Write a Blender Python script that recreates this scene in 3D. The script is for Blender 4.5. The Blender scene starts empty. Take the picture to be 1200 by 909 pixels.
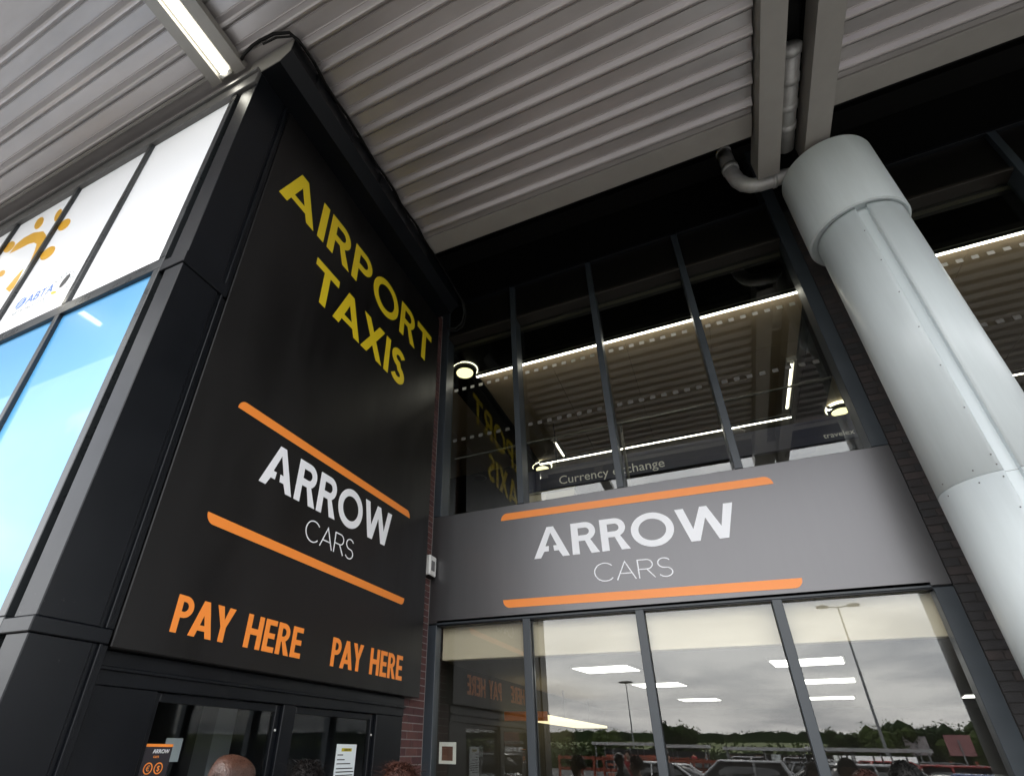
import bpy, bmesh, math, random
from mathutils import Vector, Matrix
from mathutils.geometry import tessellate_polygon
R_ = math.radians
random.seed(7)
SC = bpy.context.scene
COL = SC.collection

# ------------------------------------------------------------------ camera
cam = bpy.data.cameras.new('camera'); cam_o = bpy.data.objects.new('camera', cam); COL.objects.link(cam_o)
CR, CU, CF = Vector((.90611689, .42265852, .01766252)), Vector((.2025566, -.47014922, .85902883)), Vector((-.37137988, .77480287, .51162242))
M = Matrix((CR, CU, -CF)).transposed().to_4x4(); M.translation = Vector((3.2196, -5.8140, 1.815))
cam_o.matrix_world = M
cam.sensor_fit = 'HORIZONTAL'; cam.sensor_width = 36.0; cam.lens = 616.967 / 1200 * 36
cam.shift_x = 58.71 / 1200; cam.shift_y = 53.04 / 1200
cam.clip_start = .05; cam.clip_end = 6000
SC.camera = cam_o

# ------------------------------------------------------------------ world: overcast sky
W = bpy.data.worlds.new('World'); SC.world = W; W.use_nodes = True
nt = W.node_tree; nt.nodes.clear()
def wn(t, **k):
    n = nt.nodes.new(t)
    for a, b in k.items(): setattr(n, a, b)
    return n
SUN_EL, SUN_AZ = 47.0, 192.0        # azimuth measured from +Y towards +X: the sun stands behind the photographer
out = wn('ShaderNodeOutputWorld'); bg = wn('ShaderNodeBackground'); bg.inputs['Strength'].default_value = .1
sky = wn('ShaderNodeTexSky', sky_type='NISHITA', sun_disc=False, sun_elevation=R_(SUN_EL), sun_rotation=R_(SUN_AZ), air_density=1.2, dust_density=3.0, ozone_density=1.0)
tc = wn('ShaderNodeTexCoord'); sep = wn('ShaderNodeSeparateXYZ'); nt.links.new(tc.outputs['Generated'], sep.inputs[0])
az = wn('ShaderNodeMath', operation='MAXIMUM'); nt.links.new(sep.outputs['Z'], az.inputs[0]); az.inputs[1].default_value = 0
ad = wn('ShaderNodeMath', operation='ADD'); nt.links.new(az.outputs[0], ad.inputs[0]); ad.inputs[1].default_value = .12
dx = wn('ShaderNodeMath', operation='DIVIDE'); nt.links.new(sep.outputs['X'], dx.inputs[0]); nt.links.new(ad.outputs[0], dx.inputs[1])
dy = wn('ShaderNodeMath', operation='DIVIDE'); nt.links.new(sep.outputs['Y'], dy.inputs[0]); nt.links.new(ad.outputs[0], dy.inputs[1])
cb = wn('ShaderNodeCombineXYZ'); nt.links.new(dx.outputs[0], cb.inputs[0]); nt.links.new(dy.outputs[0], cb.inputs[1])
n1 = wn('ShaderNodeTexNoise'); n1.inputs['Scale'].default_value = .85; n1.inputs['Detail'].default_value = 7; n1.inputs['Roughness'].default_value = .55; n1.inputs['Distortion'].default_value = .4
nt.links.new(cb.outputs[0], n1.inputs['Vector'])
ramp = wn('ShaderNodeValToRGB'); e = ramp.color_ramp.elements
e[0].position = .38; e[0].color = (10.2, 10.5, 11.2, 1); e[1].position = .60; e[1].color = (18.5, 18.4, 18.3, 1)
nt.links.new(n1.outputs[0], ramp.inputs[0])
mx = wn('ShaderNodeMixRGB'); mx.inputs[0].default_value = .8
nt.links.new(sky.outputs[0], mx.inputs[1]); nt.links.new(ramp.outputs[0], mx.inputs[2])
nt.links.new(mx.outputs[0], bg.inputs[0]); nt.links.new(bg.outputs[0], out.inputs[0])

sun = bpy.data.lights.new('sun', 'SUN'); sun.energy = 1.5; sun.angle = R_(28); sun.color = (1, .96, .9)
sun_o = bpy.data.objects.new('sun', sun); COL.objects.link(sun_o)
sd = Vector((math.sin(R_(SUN_AZ)) * math.cos(R_(SUN_EL)), math.cos(R_(SUN_AZ)) * math.cos(R_(SUN_EL)), math.sin(R_(SUN_EL))))
sun_o.rotation_euler = sd.to_track_quat('Z', 'Y').to_euler(); sun_o.location = (0, -30, 40)

SC.view_settings.view_transform = 'Standard'; SC.view_settings.look = 'None'; SC.view_settings.gamma = 1; SC.view_settings.use_curve_mapping = False
SC.view_settings.exposure = 1.5
SC.cycles.max_bounces = 8; SC.cycles.diffuse_bounces = 4; SC.cycles.glossy_bounces = 5; SC.cycles.transparent_max_bounces = 24; SC.cycles.transmission_bounces = 4
SC.cycles.use_denoising = True; SC.cycles.sample_clamp_indirect = 6; SC.cycles.caustics_reflective = False; SC.cycles.caustics_refractive = False

# ------------------------------------------------------------------ materials
MATS = {}
def mat(name, col, rough=.5, metal=0., spec=.5, noise=0., nscale=8., bump=0., bscale=60., emit=None, estr=0., coat=0., coatr=.05, stretch=None):
    if name in MATS: return MATS[name]
    m = bpy.data.materials.new(name); m.use_nodes = True; t = m.node_tree; p = t.nodes['Principled BSDF']
    p.inputs['Base Color'].default_value = (*col, 1); p.inputs['Roughness'].default_value = rough; p.inputs['Metallic'].default_value = metal
    p.inputs['Specular IOR Level'].default_value = spec; p.inputs['Coat Weight'].default_value = coat; p.inputs['Coat Roughness'].default_value = coatr
    if emit: p.inputs['Emission Color'].default_value = (*emit, 1); p.inputs['Emission Strength'].default_value = estr
    if noise or bump:
        c = t.nodes.new('ShaderNodeTexCoord'); g = t.nodes.new('ShaderNodeNewGeometry')
        vec = g.outputs['Position']
        if stretch:
            mp = t.nodes.new('ShaderNodeMapping'); mp.inputs['Scale'].default_value = stretch; t.links.new(vec, mp.inputs[0]); vec = mp.outputs[0]
        if noise:
            n = t.nodes.new('ShaderNodeTexNoise'); n.inputs['Scale'].default_value = nscale; n.inputs['Detail'].default_value = 6; n.inputs['Roughness'].default_value = .6
            t.links.new(vec, n.inputs['Vector'])
            r = t.nodes.new('ShaderNodeMapRange'); r.inputs[1].default_value = .3; r.inputs[2].default_value = .7; r.inputs[3].default_value = 1 - noise; r.inputs[4].default_value = 1 + noise
            t.links.new(n.outputs[0], r.inputs[0])
            x = t.nodes.new('ShaderNodeVectorMath'); x.operation = 'SCALE'; x.inputs[0].default_value = col; t.links.new(r.outputs[0], x.inputs['Scale'])
            t.links.new(x.outputs[0], p.inputs['Base Color'])
            r2 = t.nodes.new('ShaderNodeMapRange'); r2.inputs[1].default_value = .3; r2.inputs[2].default_value = .7; r2.inputs[3].default_value = max(.02, rough - .12 * min(1, noise * 3)); r2.inputs[4].default_value = min(1, rough + .12 * min(1, noise * 3))
            t.links.new(n.outputs[0], r2.inputs[0]); t.links.new(r2.outputs[0], p.inputs['Roughness'])
        if bump:
            n = t.nodes.new('ShaderNodeTexNoise'); n.inputs['Scale'].default_value = bscale; n.inputs['Detail'].default_value = 4
            t.links.new(vec, n.inputs['Vector'])
            b = t.nodes.new('ShaderNodeBump'); b.inputs['Strength'].default_value = bump; b.inputs['Distance'].default_value = .01
            t.links.new(n.outputs[0], b.inputs['Height']); t.links.new(b.outputs[0], p.inputs['Normal'])
    MATS[name] = m; return m
def glass(name, tint=(.8, .82, .8), f0=.1, refl=(1, 1, 1), wav=.0):
    """thin sheet: each surface mirrors f0 head-on and more at grazing angles, the rest passes straight through"""
    if name in MATS: return MATS[name]
    m = bpy.data.materials.new(name); m.use_nodes = True; t = m.node_tree; t.nodes.clear()
    o = t.nodes.new('ShaderNodeOutputMaterial'); mix = t.nodes.new('ShaderNodeMixShader'); tr = t.nodes.new('ShaderNodeBsdfTransparent'); gl = t.nodes.new('ShaderNodeBsdfGlossy'); lw = t.nodes.new('ShaderNodeLayerWeight'); lw.inputs['Blend'].default_value = .5
    pw_ = t.nodes.new('ShaderNodeMath'); pw_.operation = 'POWER'; pw_.inputs[1].default_value = 5; ma = t.nodes.new('ShaderNodeMath'); ma.operation = 'MULTIPLY_ADD'; ma.inputs[1].default_value = 1 - f0; ma.inputs[2].default_value = f0
    t.links.new(lw.outputs['Facing'], pw_.inputs[0]); t.links.new(pw_.outputs[0], ma.inputs[0])
    tr.inputs[0].default_value = (*tint, 1); gl.inputs['Color'].default_value = (*refl, 1); gl.inputs['Roughness'].default_value = 0
    if wav:
        g = t.nodes.new('ShaderNodeNewGeometry'); n = t.nodes.new('ShaderNodeTexNoise'); n.inputs['Scale'].default_value = .9; n.inputs['Detail'].default_value = 1
        t.links.new(g.outputs['Position'], n.inputs['Vector'])
        b = t.nodes.new('ShaderNodeBump'); b.inputs['Strength'].default_value = wav; b.inputs['Distance'].default_value = .01
        t.links.new(n.outputs[0], b.inputs['Height']); t.links.new(b.outputs[0], gl.inputs['Normal'])
    t.links.new(ma.outputs[0], mix.inputs[0]); t.links.new(tr.outputs[0], mix.inputs[1]); t.links.new(gl.outputs[0], mix.inputs[2]); t.links.new(mix.outputs[0], o.inputs[0])
    MATS[name] = m; return m
BLACK = mat('black_paint', (.0045, .0055, .0075), .34, noise=.15, nscale=2.0, spec=.25)
BLACKM = mat('black_matt', (.004, .004, .004), .6, spec=.25)
FRAME = mat('grey_frame_paint', (.032, .040, .048), .38, noise=.12, nscale=4)
SIGNB = mat('black_sign_vinyl', (.0065, .006, .006), .42, noise=.22, nscale=1.6, spec=.31, stretch=(2, 2, .5))
SIGNA = mat('charcoal_sign_vinyl', (.128, .126, .129), .36, noise=.06, nscale=1.3, metal=.8, stretch=(2.5, 1, .35))
WHITE = mat('white_vinyl', (.86, .87, .9), .4)
ORANGE = mat('orange_vinyl', (.90, .27, .04), .38)
YELLOW = mat('yellow_vinyl', (.80, .60, .02), .4)
SOFFIT = mat('soffit_paint', (.53, .50, .495), .36, noise=.10, nscale=1.7, metal=.55, stretch=(.5, 2.2, 1))
STEEL = mat('grey_beam_paint', (.34, .325, .30), .42, noise=.06, nscale=3)
COLM = mat('column_cladding', (.61, .665, .68), .36, noise=.07, nscale=2.6, stretch=(2, 2, .22))
GALV = mat('galvanised_pipe', (.55, .55, .54), .38, metal=.2, noise=.12, nscale=14)
PLASTIC = mat('white_plastic', (.75, .75, .72), .35)
LAMP = mat('fluorescent_tube', (1, 1, 1), .4, emit=(1, .97, .85), estr=3.0)
STRIP = mat('strip_light', (1, 1, 1), .4, emit=(1, .96, .9), estr=5.0)
PANEL = mat('led_panel', (1, 1, 1), .4, emit=(1, .99, .95), estr=1.6)
DISC = mat('round_lamp_diffuser', (1, 1, 1), .4, emit=(1, .93, .5), estr=.8)
RING = mat('round_lamp_ring', (1, 1, 1), .4, emit=(1, .97, .72), estr=1.3)
GLASS_L = glass('shop_glass', (.93, .94, .92), .058, wav=.012)
GLASS_U = glass('upper_glass', (.9, .91, .86), .08, (.97, .97, .97), wav=.01)
GLASS_D = glass('door_glass', (.85, .87, .87), .045)
CARGLASS = mat('car_glass', (.01, .012, .014), .05, spec=.8)
def scuffed(name, base, zc, zr):
    # black paint with pale scuffs and specks, densest in one knock-height band
    m = MATS['black_paint'].copy(); m.name = name; t = m.node_tree; p = t.nodes['Principled BSDF']
    src = p.inputs['Base Color'].links[0].from_socket
    g = t.nodes.new('ShaderNodeNewGeometry'); n = t.nodes.new('ShaderNodeTexNoise'); n.inputs['Scale'].default_value = 34; n.inputs['Detail'].default_value = 5; n.inputs['Roughness'].default_value = .7
    t.links.new(g.outputs['Position'], n.inputs['Vector'])
    s = t.nodes.new('ShaderNodeSeparateXYZ'); t.links.new(g.outputs['Position'], s.inputs[0])
    d = t.nodes.new('ShaderNodeMath'); d.operation = 'SUBTRACT'; d.inputs[1].default_value = zc; t.links.new(s.outputs['Z'], d.inputs[0])
    a = t.nodes.new('ShaderNodeMath'); a.operation = 'ABSOLUTE'; t.links.new(d.outputs[0], a.inputs[0])
    mr = t.nodes.new('ShaderNodeMapRange'); mr.inputs[1].default_value = 0; mr.inputs[2].default_value = zr; mr.inputs[3].default_value = .07; mr.inputs[4].default_value = -.02; t.links.new(a.outputs[0], mr.inputs[0])
    ad = t.nodes.new('ShaderNodeMath'); ad.operation = 'ADD'; t.links.new(n.outputs[0], ad.inputs[0]); t.links.new(mr.outputs[0], ad.inputs[1])
    rp = t.nodes.new('ShaderNodeMapRange'); rp.inputs[1].default_value = .70; rp.inputs[2].default_value = .82; rp.inputs[3].default_value = 0; rp.inputs[4].default_value = .55; t.links.new(ad.outputs[0], rp.inputs[0])
    mx = t.nodes.new('ShaderNodeMixRGB'); mx.inputs[2].default_value = (.22, .22, .21, 1); t.links.new(rp.outputs[0], mx.inputs[0]); t.links.new(src, mx.inputs[1]); t.links.new(mx.outputs[0], p.inputs['Base Color'])
    MATS[name] = m; return m
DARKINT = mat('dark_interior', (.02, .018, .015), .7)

# ------------------------------------------------------------------ helpers
def link(name, me, m, parent=None):
    o = bpy.data.objects.new(name, me); COL.objects.link(o)
    if m is not None and len(me.materials) == 0: me.materials.append(m)
    if parent is not None: o.parent = parent
    return o
def thing(name, label, cat, loc=(0, 0, 0), group=None, rz=0.):
    o = bpy.data.objects.new(name, None); COL.objects.link(o); o.location = loc; o.rotation_euler = (0, 0, rz); o.empty_display_size = .2
    o['label'] = label; o['category'] = cat
    if group: o['group'] = group
    return o
def tag(o, label, cat, group=None):
    o['label'] = label; o['category'] = cat
    if group: o['group'] = group
    return o
def kind(o, k): o['kind'] = k; return o
def origin(parent):
    v = Vector((0, 0, 0))
    while parent is not None: v += Vector(parent.location); parent = parent.parent
    return v
def bm_box(bm, x0, x1, y0, y1, z0, z1):
    vs = [bm.verts.new(c) for c in ((x0, y0, z0), (x1, y0, z0), (x1, y1, z0), (x0, y1, z0), (x0, y0, z1), (x1, y0, z1), (x1, y1, z1), (x0, y1, z1))]
    return [bm.faces.new([vs[i] for i in f]) for f in ((3, 2, 1, 0), (4, 5, 6, 7), (0, 1, 5, 4), (1, 2, 6, 5), (2, 3, 7, 6), (3, 0, 4, 7))]
def fin(bm, name, m, parent, smooth=False):
    bmesh.ops.recalc_face_normals(bm, faces=bm.faces)
    if smooth:
        for f in bm.faces: f.smooth = True
    o = origin(parent)
    if o.length > 0: bmesh.ops.translate(bm, verts=bm.verts, vec=-o)
    me = bpy.data.meshes.new(name); bm.to_mesh(me); bm.free()
    return link(name, me, m, parent)
def box(name, x0, x1, y0, y1, z0, z1, m, parent=None, bev=.004):
    bm = bmesh.new(); bm_box(bm, x0, x1, y0, y1, z0, z1)
    d = min(abs(x1 - x0), abs(y1 - y0), abs(z1 - z0))
    if bev and d > .012: bmesh.ops.bevel(bm, geom=bm.edges[:], offset=min(bev, d * .3), segments=1, affect='EDGES')
    return fin(bm, name, m, parent)
def bm_tube(bm, pts, r, seg=10, caps=True):
    pts = [Vector(p) for p in pts]; rings = []
    rr = r if isinstance(r, (list, tuple)) else [r] * len(pts)
    up = None
    for i, p in enumerate(pts):
        d = (pts[min(i + 1, len(pts) - 1)] - pts[max(i - 1, 0)]).normalized()
        if up is None: up = Vector((0, 0, 1)) if abs(d.z) < .9 else Vector((1, 0, 0))
        a = (up - d * up.dot(d)).normalized(); up = a; b = d.cross(a)
        rings.append([bm.verts.new(p + (a * math.cos(t) + b * math.sin(t)) * rr[i]) for t in [2 * math.pi * k / seg for k in range(seg)]])
    for q, s in zip(rings, rings[1:]):
        for k in range(seg): bm.faces.new((q[k], q[(k + 1) % seg], s[(k + 1) % seg], s[k]))
    if caps: bm.faces.new(rings[0][::-1]); bm.faces.new(rings[-1])
def tube(name, pts, r, m, parent=None, seg=10):
    bm = bmesh.new(); bm_tube(bm, pts, r, seg); return fin(bm, name, m, parent, True)
def bm_lathe(bm, prof, c, seg=32):
    rings = [[bm.verts.new((c[0] + r * math.cos(2 * math.pi * k / seg), c[1] + r * math.sin(2 * math.pi * k / seg), c[2] + z)) for k in range(seg)] for r, z in prof]
    for q, s in zip(rings, rings[1:]):
        for k in range(seg): bm.faces.new((q[k], q[(k + 1) % seg], s[(k + 1) % seg], s[k]))
    bm.faces.new(rings[0][::-1]); bm.faces.new(rings[-1])
def lathe(name, prof, c, m, parent=None, seg=32, smooth=True):
    bm = bmesh.new(); bm_lathe(bm, prof, c, seg); o = fin(bm, name, m, parent, smooth)
    if smooth: autosmooth(o)
    return o
def autosmooth(o, a=35):
    me = o.data
    bm = bmesh.new(); bm.from_mesh(me)
    for e_ in bm.edges:
        if len(e_.link_faces) == 2 and e_.calc_face_angle(0) > R_(a): e_.smooth = False
    bm.to_mesh(me); bm.free()
# flat shape (outer + holes, 2D) placed on a facade; face: 'A' (u=x, looks -y), 'B' (u=y, looks +x), 'C' (u=x, looks -y), 'Z' (looks down)
def place(face, u, v, d, base):
    if face in 'AC': return (u, base - d, v)
    if face == 'B': return (base + d, u, v)
    return (u, v, base - d)
def flat(name, loops, face, base, m, parent, th=.003):
    bm = bmesh.new(); n = 0; pts = []; front = []; back = []
    for lp in loops:
        for (u, v) in lp: pts.append((u, v)); front.append(bm.verts.new(place(face, u, v, th, base))); back.append(bm.verts.new(place(face, u, v, 0, base)))
    tris = tessellate_polygon([[Vector((u, v, 0)) for u, v in lp] for lp in loops])
    for t in tris:
        try: bm.faces.new([front[i] for i in t])
        except ValueError: pass
    k = 0
    for lp in loops:
        L = len(lp)
        for i in range(L):
            a, b = k + i, k + (i + 1) % L
            bm.faces.new((front[a], front[b], back[b], back[a]))
        k += L
    o = origin(parent)
    bmesh.ops.recalc_face_normals(bm, faces=bm.faces)
    if o.length > 0: bmesh.ops.translate(bm, verts=bm.verts, vec=-o)
    me = bpy.data.meshes.new(name); bm.to_mesh(me); bm.free()
    return link(name, me, m, parent)
def arc(cx, cy, rx, ry, a0, a1, n=14):
    return [(cx + rx * math.cos(R_(a0 + (a1 - a0) * i / n)), cy + ry * math.sin(R_(a0 + (a1 - a0) * i / n))) for i in range(n + 1)]
def strip(pts, w):
    L, Rr = [], []
    for i, p in enumerate(pts):
        a = Vector(pts[max(i - 1, 0)]); b = Vector(pts[i]); c = Vector(pts[min(i + 1, len(pts) - 1)])
        d1 = (b - a).normalized() if (b - a).length > 1e-6 else (c - b).normalized(); d2 = (c - b).normalized() if (c - b).length > 1e-6 else d1
        n1_ = Vector((-d1.y, d1.x)); n2_ = Vector((-d2.y, d2.x)); q = (n1_ + n2_).normalized(); s = w / 2 / max(.35, q.dot(n1_))
        L.append((b.x + q.x * s, b.y + q.y * s)); Rr.append((b.x - q.x * s, b.y - q.y * s))
    return L + Rr[::-1]
# bold geometric capitals, cap height 1; returns (list of shapes, advance); a shape is [outer, hole...]
def glyph(ch, w=.22, k=1.0):
    if ch == 'I': return [[[(0, 0), (0, 1), (w, 1), (w, 0)]]], w
    if ch == 'T':
        W_ = .74 * k; c = W_ / 2
        return [[[(0, 1), (W_, 1), (W_, 1 - w), (c + w / 2, 1 - w), (c + w / 2, 0), (c - w / 2, 0), (c - w / 2, 1 - w), (0, 1 - w)]]], W_
    if ch == 'H':
        W_ = .8 * k; h = .5
        return [[[(0, 0), (0, 1), (w, 1), (w, h + w / 2), (W_ - w, h + w / 2), (W_ - w, 1), (W_, 1), (W_, 0), (W_ - w, 0), (W_ - w, h - w / 2), (w, h - w / 2), (w, 0)]]], W_
    if ch == 'E':
        W_ = .6 * k; h = .5; q = w * .9
        return [[[(0, 0), (0, 1), (W_, 1), (W_, 1 - q), (w, 1 - q), (w, h + q / 2), (W_ * .93, h + q / 2), (W_ * .93, h - q / 2), (w, h - q / 2), (w, q), (W_, q), (W_, 0)]]], W_
    if ch == 'A':
        W_ = (.94 + .25 * (w - .2)) * k; c = W_ / 2; a = w * .52; s = c - a; e_ = w * 1.12; z0, z1 = .18, .18 + w * .8
        ap = (c - e_) / s
        return [[[(0, 0), (s, 1), (c + a, 1), (W_, 0), (W_ - e_, 0), (W_ - e_ - s * z0, z0), (e_ + s * z0, z0), (e_, 0)], [(e_ + s * z1, z1), (c, ap), (W_ - e_ - s * z1, z1)]]], W_
    if ch == 'P' or ch == 'R':
        W_ = .66 * k; r = .295; b = W_ - r; q = w * .88
        o_ = [(0, 0), (0, 1), (b, 1)] + arc(b, 1 - r, r, r, 90, -90)[1:]
        if ch == 'P': o_ += [(w, 1 - 2 * r), (w, 0)]
        else: o_ = o_[:-3] + [(b + r * .45, 1 - 2 * r + .03), (W_ + .07, 0), (W_ + .07 - w * 1.18, 0), (b - .02, 1 - 2 * r), (w, 1 - 2 * r), (w, 0)]
        h_ = [(w, 1 - q), (w, 1 - 2 * r + q)] + arc(b, 1 - r, r - q, r - q, -90, 90)
        return [[o_, h_]], W_ + (.05 if ch == 'R' else 0)
    if ch == 'O':
        r = .53; W_ = 2 * r * k
        return [[arc(W_ / 2, .5, r * k, .52, 0, 360, 40)[:-1], arc(W_ / 2, .5, r * k - w, .52 - w * .95, 0, 360, 40)[:-1]]], W_
    if ch == 'X':
        W_ = .84 * k; e_ = w * 1.25; c = W_ / 2
        m_ = e_ / 2 * 1.0; zz = m_ / (W_ - e_)
        return [[[(0, 0), (c - m_, .5), (0, 1), (e_, 1), (c, .5 + zz), (W_ - e_, 1), (W_, 1), (c + m_, .5), (W_, 0), (W_ - e_, 0), (c, .5 - zz), (e_, 0)]]], W_
    if ch == 'Y':
        W_ = .82 * k; e_ = w * 1.2; c = W_ / 2; h = .42
        return [[[(c - w / 2, 0), (c - w / 2, h), (0, 1), (e_, 1), (c, h + .2), (W_ - e_, 1), (W_, 1), (c + w / 2, h), (c + w / 2, 0)]]], W_
    if ch == 'W':
        W_ = 1.36 * k; e_ = w * 1.1; q = W_ / 4; a = w * .55
        f = lambda x: x
        return [[[(0, 1), (q - a + .02, 0), (q + a + .02, 0), (2 * q, .66), (3 * q - a - .02, 0), (3 * q + a - .02, 0), (W_, 1), (W_ - e_, 1), (3 * q - .02, .36), (2 * q + a * .8, 1), (2 * q - a * .8, 1), (q + .02, .36), (e_, 1)]]], W_
    if ch == 'S':
        r = .265
        c = arc(.3 * k, 1 - r - 0.0, .21 * k, r - w / 2 + .005, 25, 270, 16) + arc(.3 * k, r + .0, .215 * k, r - w / 2 + .005, 90, -155, 16)[1:]
        c = [(x + .02, y) for x, y in c]
        return [[strip(c, w)]], .62 * k
    if ch == 'a':   # capital A whose counter is an upright arrow open at the foot
        W_ = 1.0 * k; c = W_ / 2; a = w * .50; s = c - a; e_ = w * 1.02
        ah, hw, sw = .37, .17, .065
        o_ = [(0, 0), (s, 1), (c + a, 1), (W_, 0), (W_ - e_, 0), (c + hw * 1.25, .2), (c + sw + .015, .2), (c + sw, ah), (c + hw, ah), (c, .80), (c - hw, ah), (c - sw, ah), (c - sw - .015, .2), (c - hw * 1.25, .2), (e_, 0)]
        return [[o_]], W_
    return [], .34
def thin(ch, w=.055):
    if ch == 'C': return [strip(arc(.5, .5, .5, .5, 42, 318, 28), w)], .9
    if ch == 'A': return [strip([(0, 0), (.44, 1.0), (.88, 0)], w), strip([(.185, .34), (.695, .34)], w)], .88
    if ch == 'R': return [strip([(0, 0), (0, 1), (.40, 1)] + arc(.40, .74, .27, .26, 90, -90, 12)[1:] + [(.03, .48)], w), strip([(.40, .455), (.72, 0)], w)], .72
    if ch == 'S': return [strip(arc(.33, .745, .29, .255, 30, 262, 14) + arc(.33, .25, .31, .25, 80, -152, 14)[1:], w)], .64
    return [], .4
def text(s, face, base, u0, u1, v0, v1, m, parent, w=.22, k=1.0, gap=.1, tilt=0., thinf=False, name='letter', kern=None):
    """lay a string out between u0..u1 on a facade, baseline v0, cap line v1; every letter is one part"""
    H = v1 - v0; items = []; x = 0
    for i, ch in enumerate(s):
        g, a = thin(ch) if thinf else glyph(ch, w, k)
        if thinf: g = [[q] for q in g]
        items.append((x, g)); x += a + gap + (kern.get(s[i:i + 2], 0) if kern else 0)
    tot = x - gap; sx = (u1 - u0) / tot
    for (px_, g) in items:
        if not g: continue
        first = None
        for j, shp in enumerate(g):
            lp = [[(u0 + (px_ + a) * sx, v0 + b * H + tilt * (px_ + a) * sx) for a, b in l] for l in shp]
            o = flat(name, lp, face, base, m, parent if first is None else first, .003 + .0012 * j)
            if first is None: first = o
            else: o.name = 'stroke'
def small_text(name, s, size, loc, rot, m, parent, align='LEFT'):
    cu = bpy.data.curves.new(name, 'FONT'); cu.body = s; cu.size = size; cu.extrude = .001; cu.align_x = align; cu.resolution_u = 3
    o = bpy.data.objects.new(name, cu); COL.objects.link(o)
    dg = bpy.context.evaluated_depsgraph_get(); me = bpy.data.meshes.new_from_object(o.evaluated_get(dg)); bpy.data.objects.remove(o); bpy.data.curves.remove(cu)
    me.materials.clear(); me.materials.append(m)
    mm = Matrix.Translation(Vector(loc) - origin(parent)) @ rot; me.transform(mm)
    return link(name, me, m, parent)
ROT_A = Matrix.Rotation(R_(90), 4, 'X')                       # text that faces -y
ROT_B = Matrix.Rotation(R_(90), 4, 'Z') @ ROT_A               # text that faces +x
def copy_tree(o, parent=None):
    c = o.copy(); COL.objects.link(c); c.parent = parent
    for ch in list(o.children): copy_tree(ch, c)
    return c

XB, YC, H = .16, -4.264, 8.0     # plane of the black sign wall, plane of the poster windows, height of the soffit
# ------------------------------------------------------------------ ground
ASPH = mat('asphalt', (.05, .05, .052), .85, noise=.25, nscale=.6, bump=.2, bscale=80)
PAVE = mat('concrete_paving', (.19, .185, .175), .8, noise=.18, nscale=1.2, bump=.2, bscale=60)
def sheet(name, x0, x1, y0, y1, z, m):
    me = bpy.data.meshes.new(name); me.from_pydata([(x0, y0, z), (x1, y0, z), (x1, y1, z), (x0, y1, z)], [], [(0, 1, 2, 3)]); o = link(name, me, m); return kind(o, 'structure')
# far land: one sheet to the horizon that rises gently behind the car park
bm = bmesh.new(); nx, ny = 40, 60
ys = [-10 - 1990 * (j / ny) ** 2.2 for j in range(ny + 1)]; xs = [-1500 + 3000 * i / nx for i in range(nx + 1)]
def land(x, y):
    d = -y
    return -.12 + max(0, min(1, (d - 110) / 420)) ** 1.5 * 9.0 + max(0, min(1, (d - 110) / 300)) * 1.5 * math.sin(x * .011 + 1) 
g = [[bm.verts.new((x, y, land(x, y))) for x in xs] for y in ys]
for j in range(ny):
    for i in range(nx): bm.faces.new((g[j][i], g[j][i + 1], g[j + 1][i + 1], g[j + 1][i]))
FIELD = mat('grass_field', (.11, .14, .04), .95, noise=.35, nscale=.012)
kind(fin(bm, 'fields', FIELD, None, True), 'structure')
sheet('ground', -400, 400, -92, 200, -.10, ASPH)
kind(box('pavement', -40, 40, -9.6, -.4, -.3, 0, PAVE, None, .02), 'structure')
for i in range(26):
    sheet('bay_line', -36 + i * 2.6, -35.88 + i * 2.6, -31, -26, -.096, mat('road_paint', (.7, .7, .68), .7, noise=.2, nscale=4))
    sheet('bay_line', -36 + i * 2.6, -35.88 + i * 2.6, -48, -43, -.096, MATS['road_paint'])

# ------------------------------------------------------------------ canopy
can = thing('canopy', 'grey ribbed metal canopy roof over the entrance', 'canopy', (0, -4, H))
def deck(name, x0, x1, y0, y1, pitch=.25, phase=-1.62):
    prof = []; y = phase
    while y - pitch > y0: prof += [(y + .011, 0.), (y + .0105, .016), (y + .002, .016), (y, 0.), (y - .004, -.006), (y - .028, -.050), (y - .046, -.054), (y - .062, -.050), (y - .098, -.009), (y - .104, -.014), (y - .112, -.012), (y - .1125, 0.)]; y -= pitch
    prof = [(y1, 0.)] + prof + [(y0, 0.)]
    bm = bmesh.new(); a = [bm.verts.new((x0, q, H + z)) for q, z in prof]; b = [bm.verts.new((x1, q, H + z)) for q, z in prof]
    for i in range(len(prof) - 1): bm.faces.new((a[i], b[i], b[i + 1], a[i + 1]))
    return fin(bm, name, SOFFIT, can)
YO, YI = -5.75, -1.55
deck('soffit_sheet', -18, 4.70, YO, YI); deck('soffit_sheet', 5.46, 18, YO, YI)
for x0, x1 in ((-18, 4.70), (5.46, 18)):
    box('edge_trim', x0, x1, YI, YI + .28, H - .035, H + .16, STEEL, can, .004)
    box('outer_trim', x0, x1, YO - .2, YO, H - .035, H + .2, STEEL, can, .004)
    box('fascia_beam', x0, x1, YO - 1.05, YO - .45, H - .1, H + .3, BLACKM, can, .01)
for x0, x1 in ((4.72, 4.95), (5.2, 5.44)):
    bm = bmesh.new()      # channel section: web, two flanges
    bm_box(bm, x0, x1, -7.2, -.8, H - .235, H - .215); bm_box(bm, x0, x0 + .02, -7.2, -.8, H - .2148, H + .1); bm_box(bm, x1 - .02, x1, -7.2, -.8, H - .2148, H + .1)
    fin(bm, 'channel_beam', STEEL, can)
box('roof_sheet', -18, 18, -6.85, -1.3, H + .33, H + .45, BLACKM, can)
box('gap_liner', 4.96, 5.19, -7.1, -1.3, H + .2, H + .24, BLACKM, can)
for x in (1.15, 5.08): box('outrigger', x - .12, x + .12, -7.6, -6.2, H - .08, H + .1, STEEL, can, .01)

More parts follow.
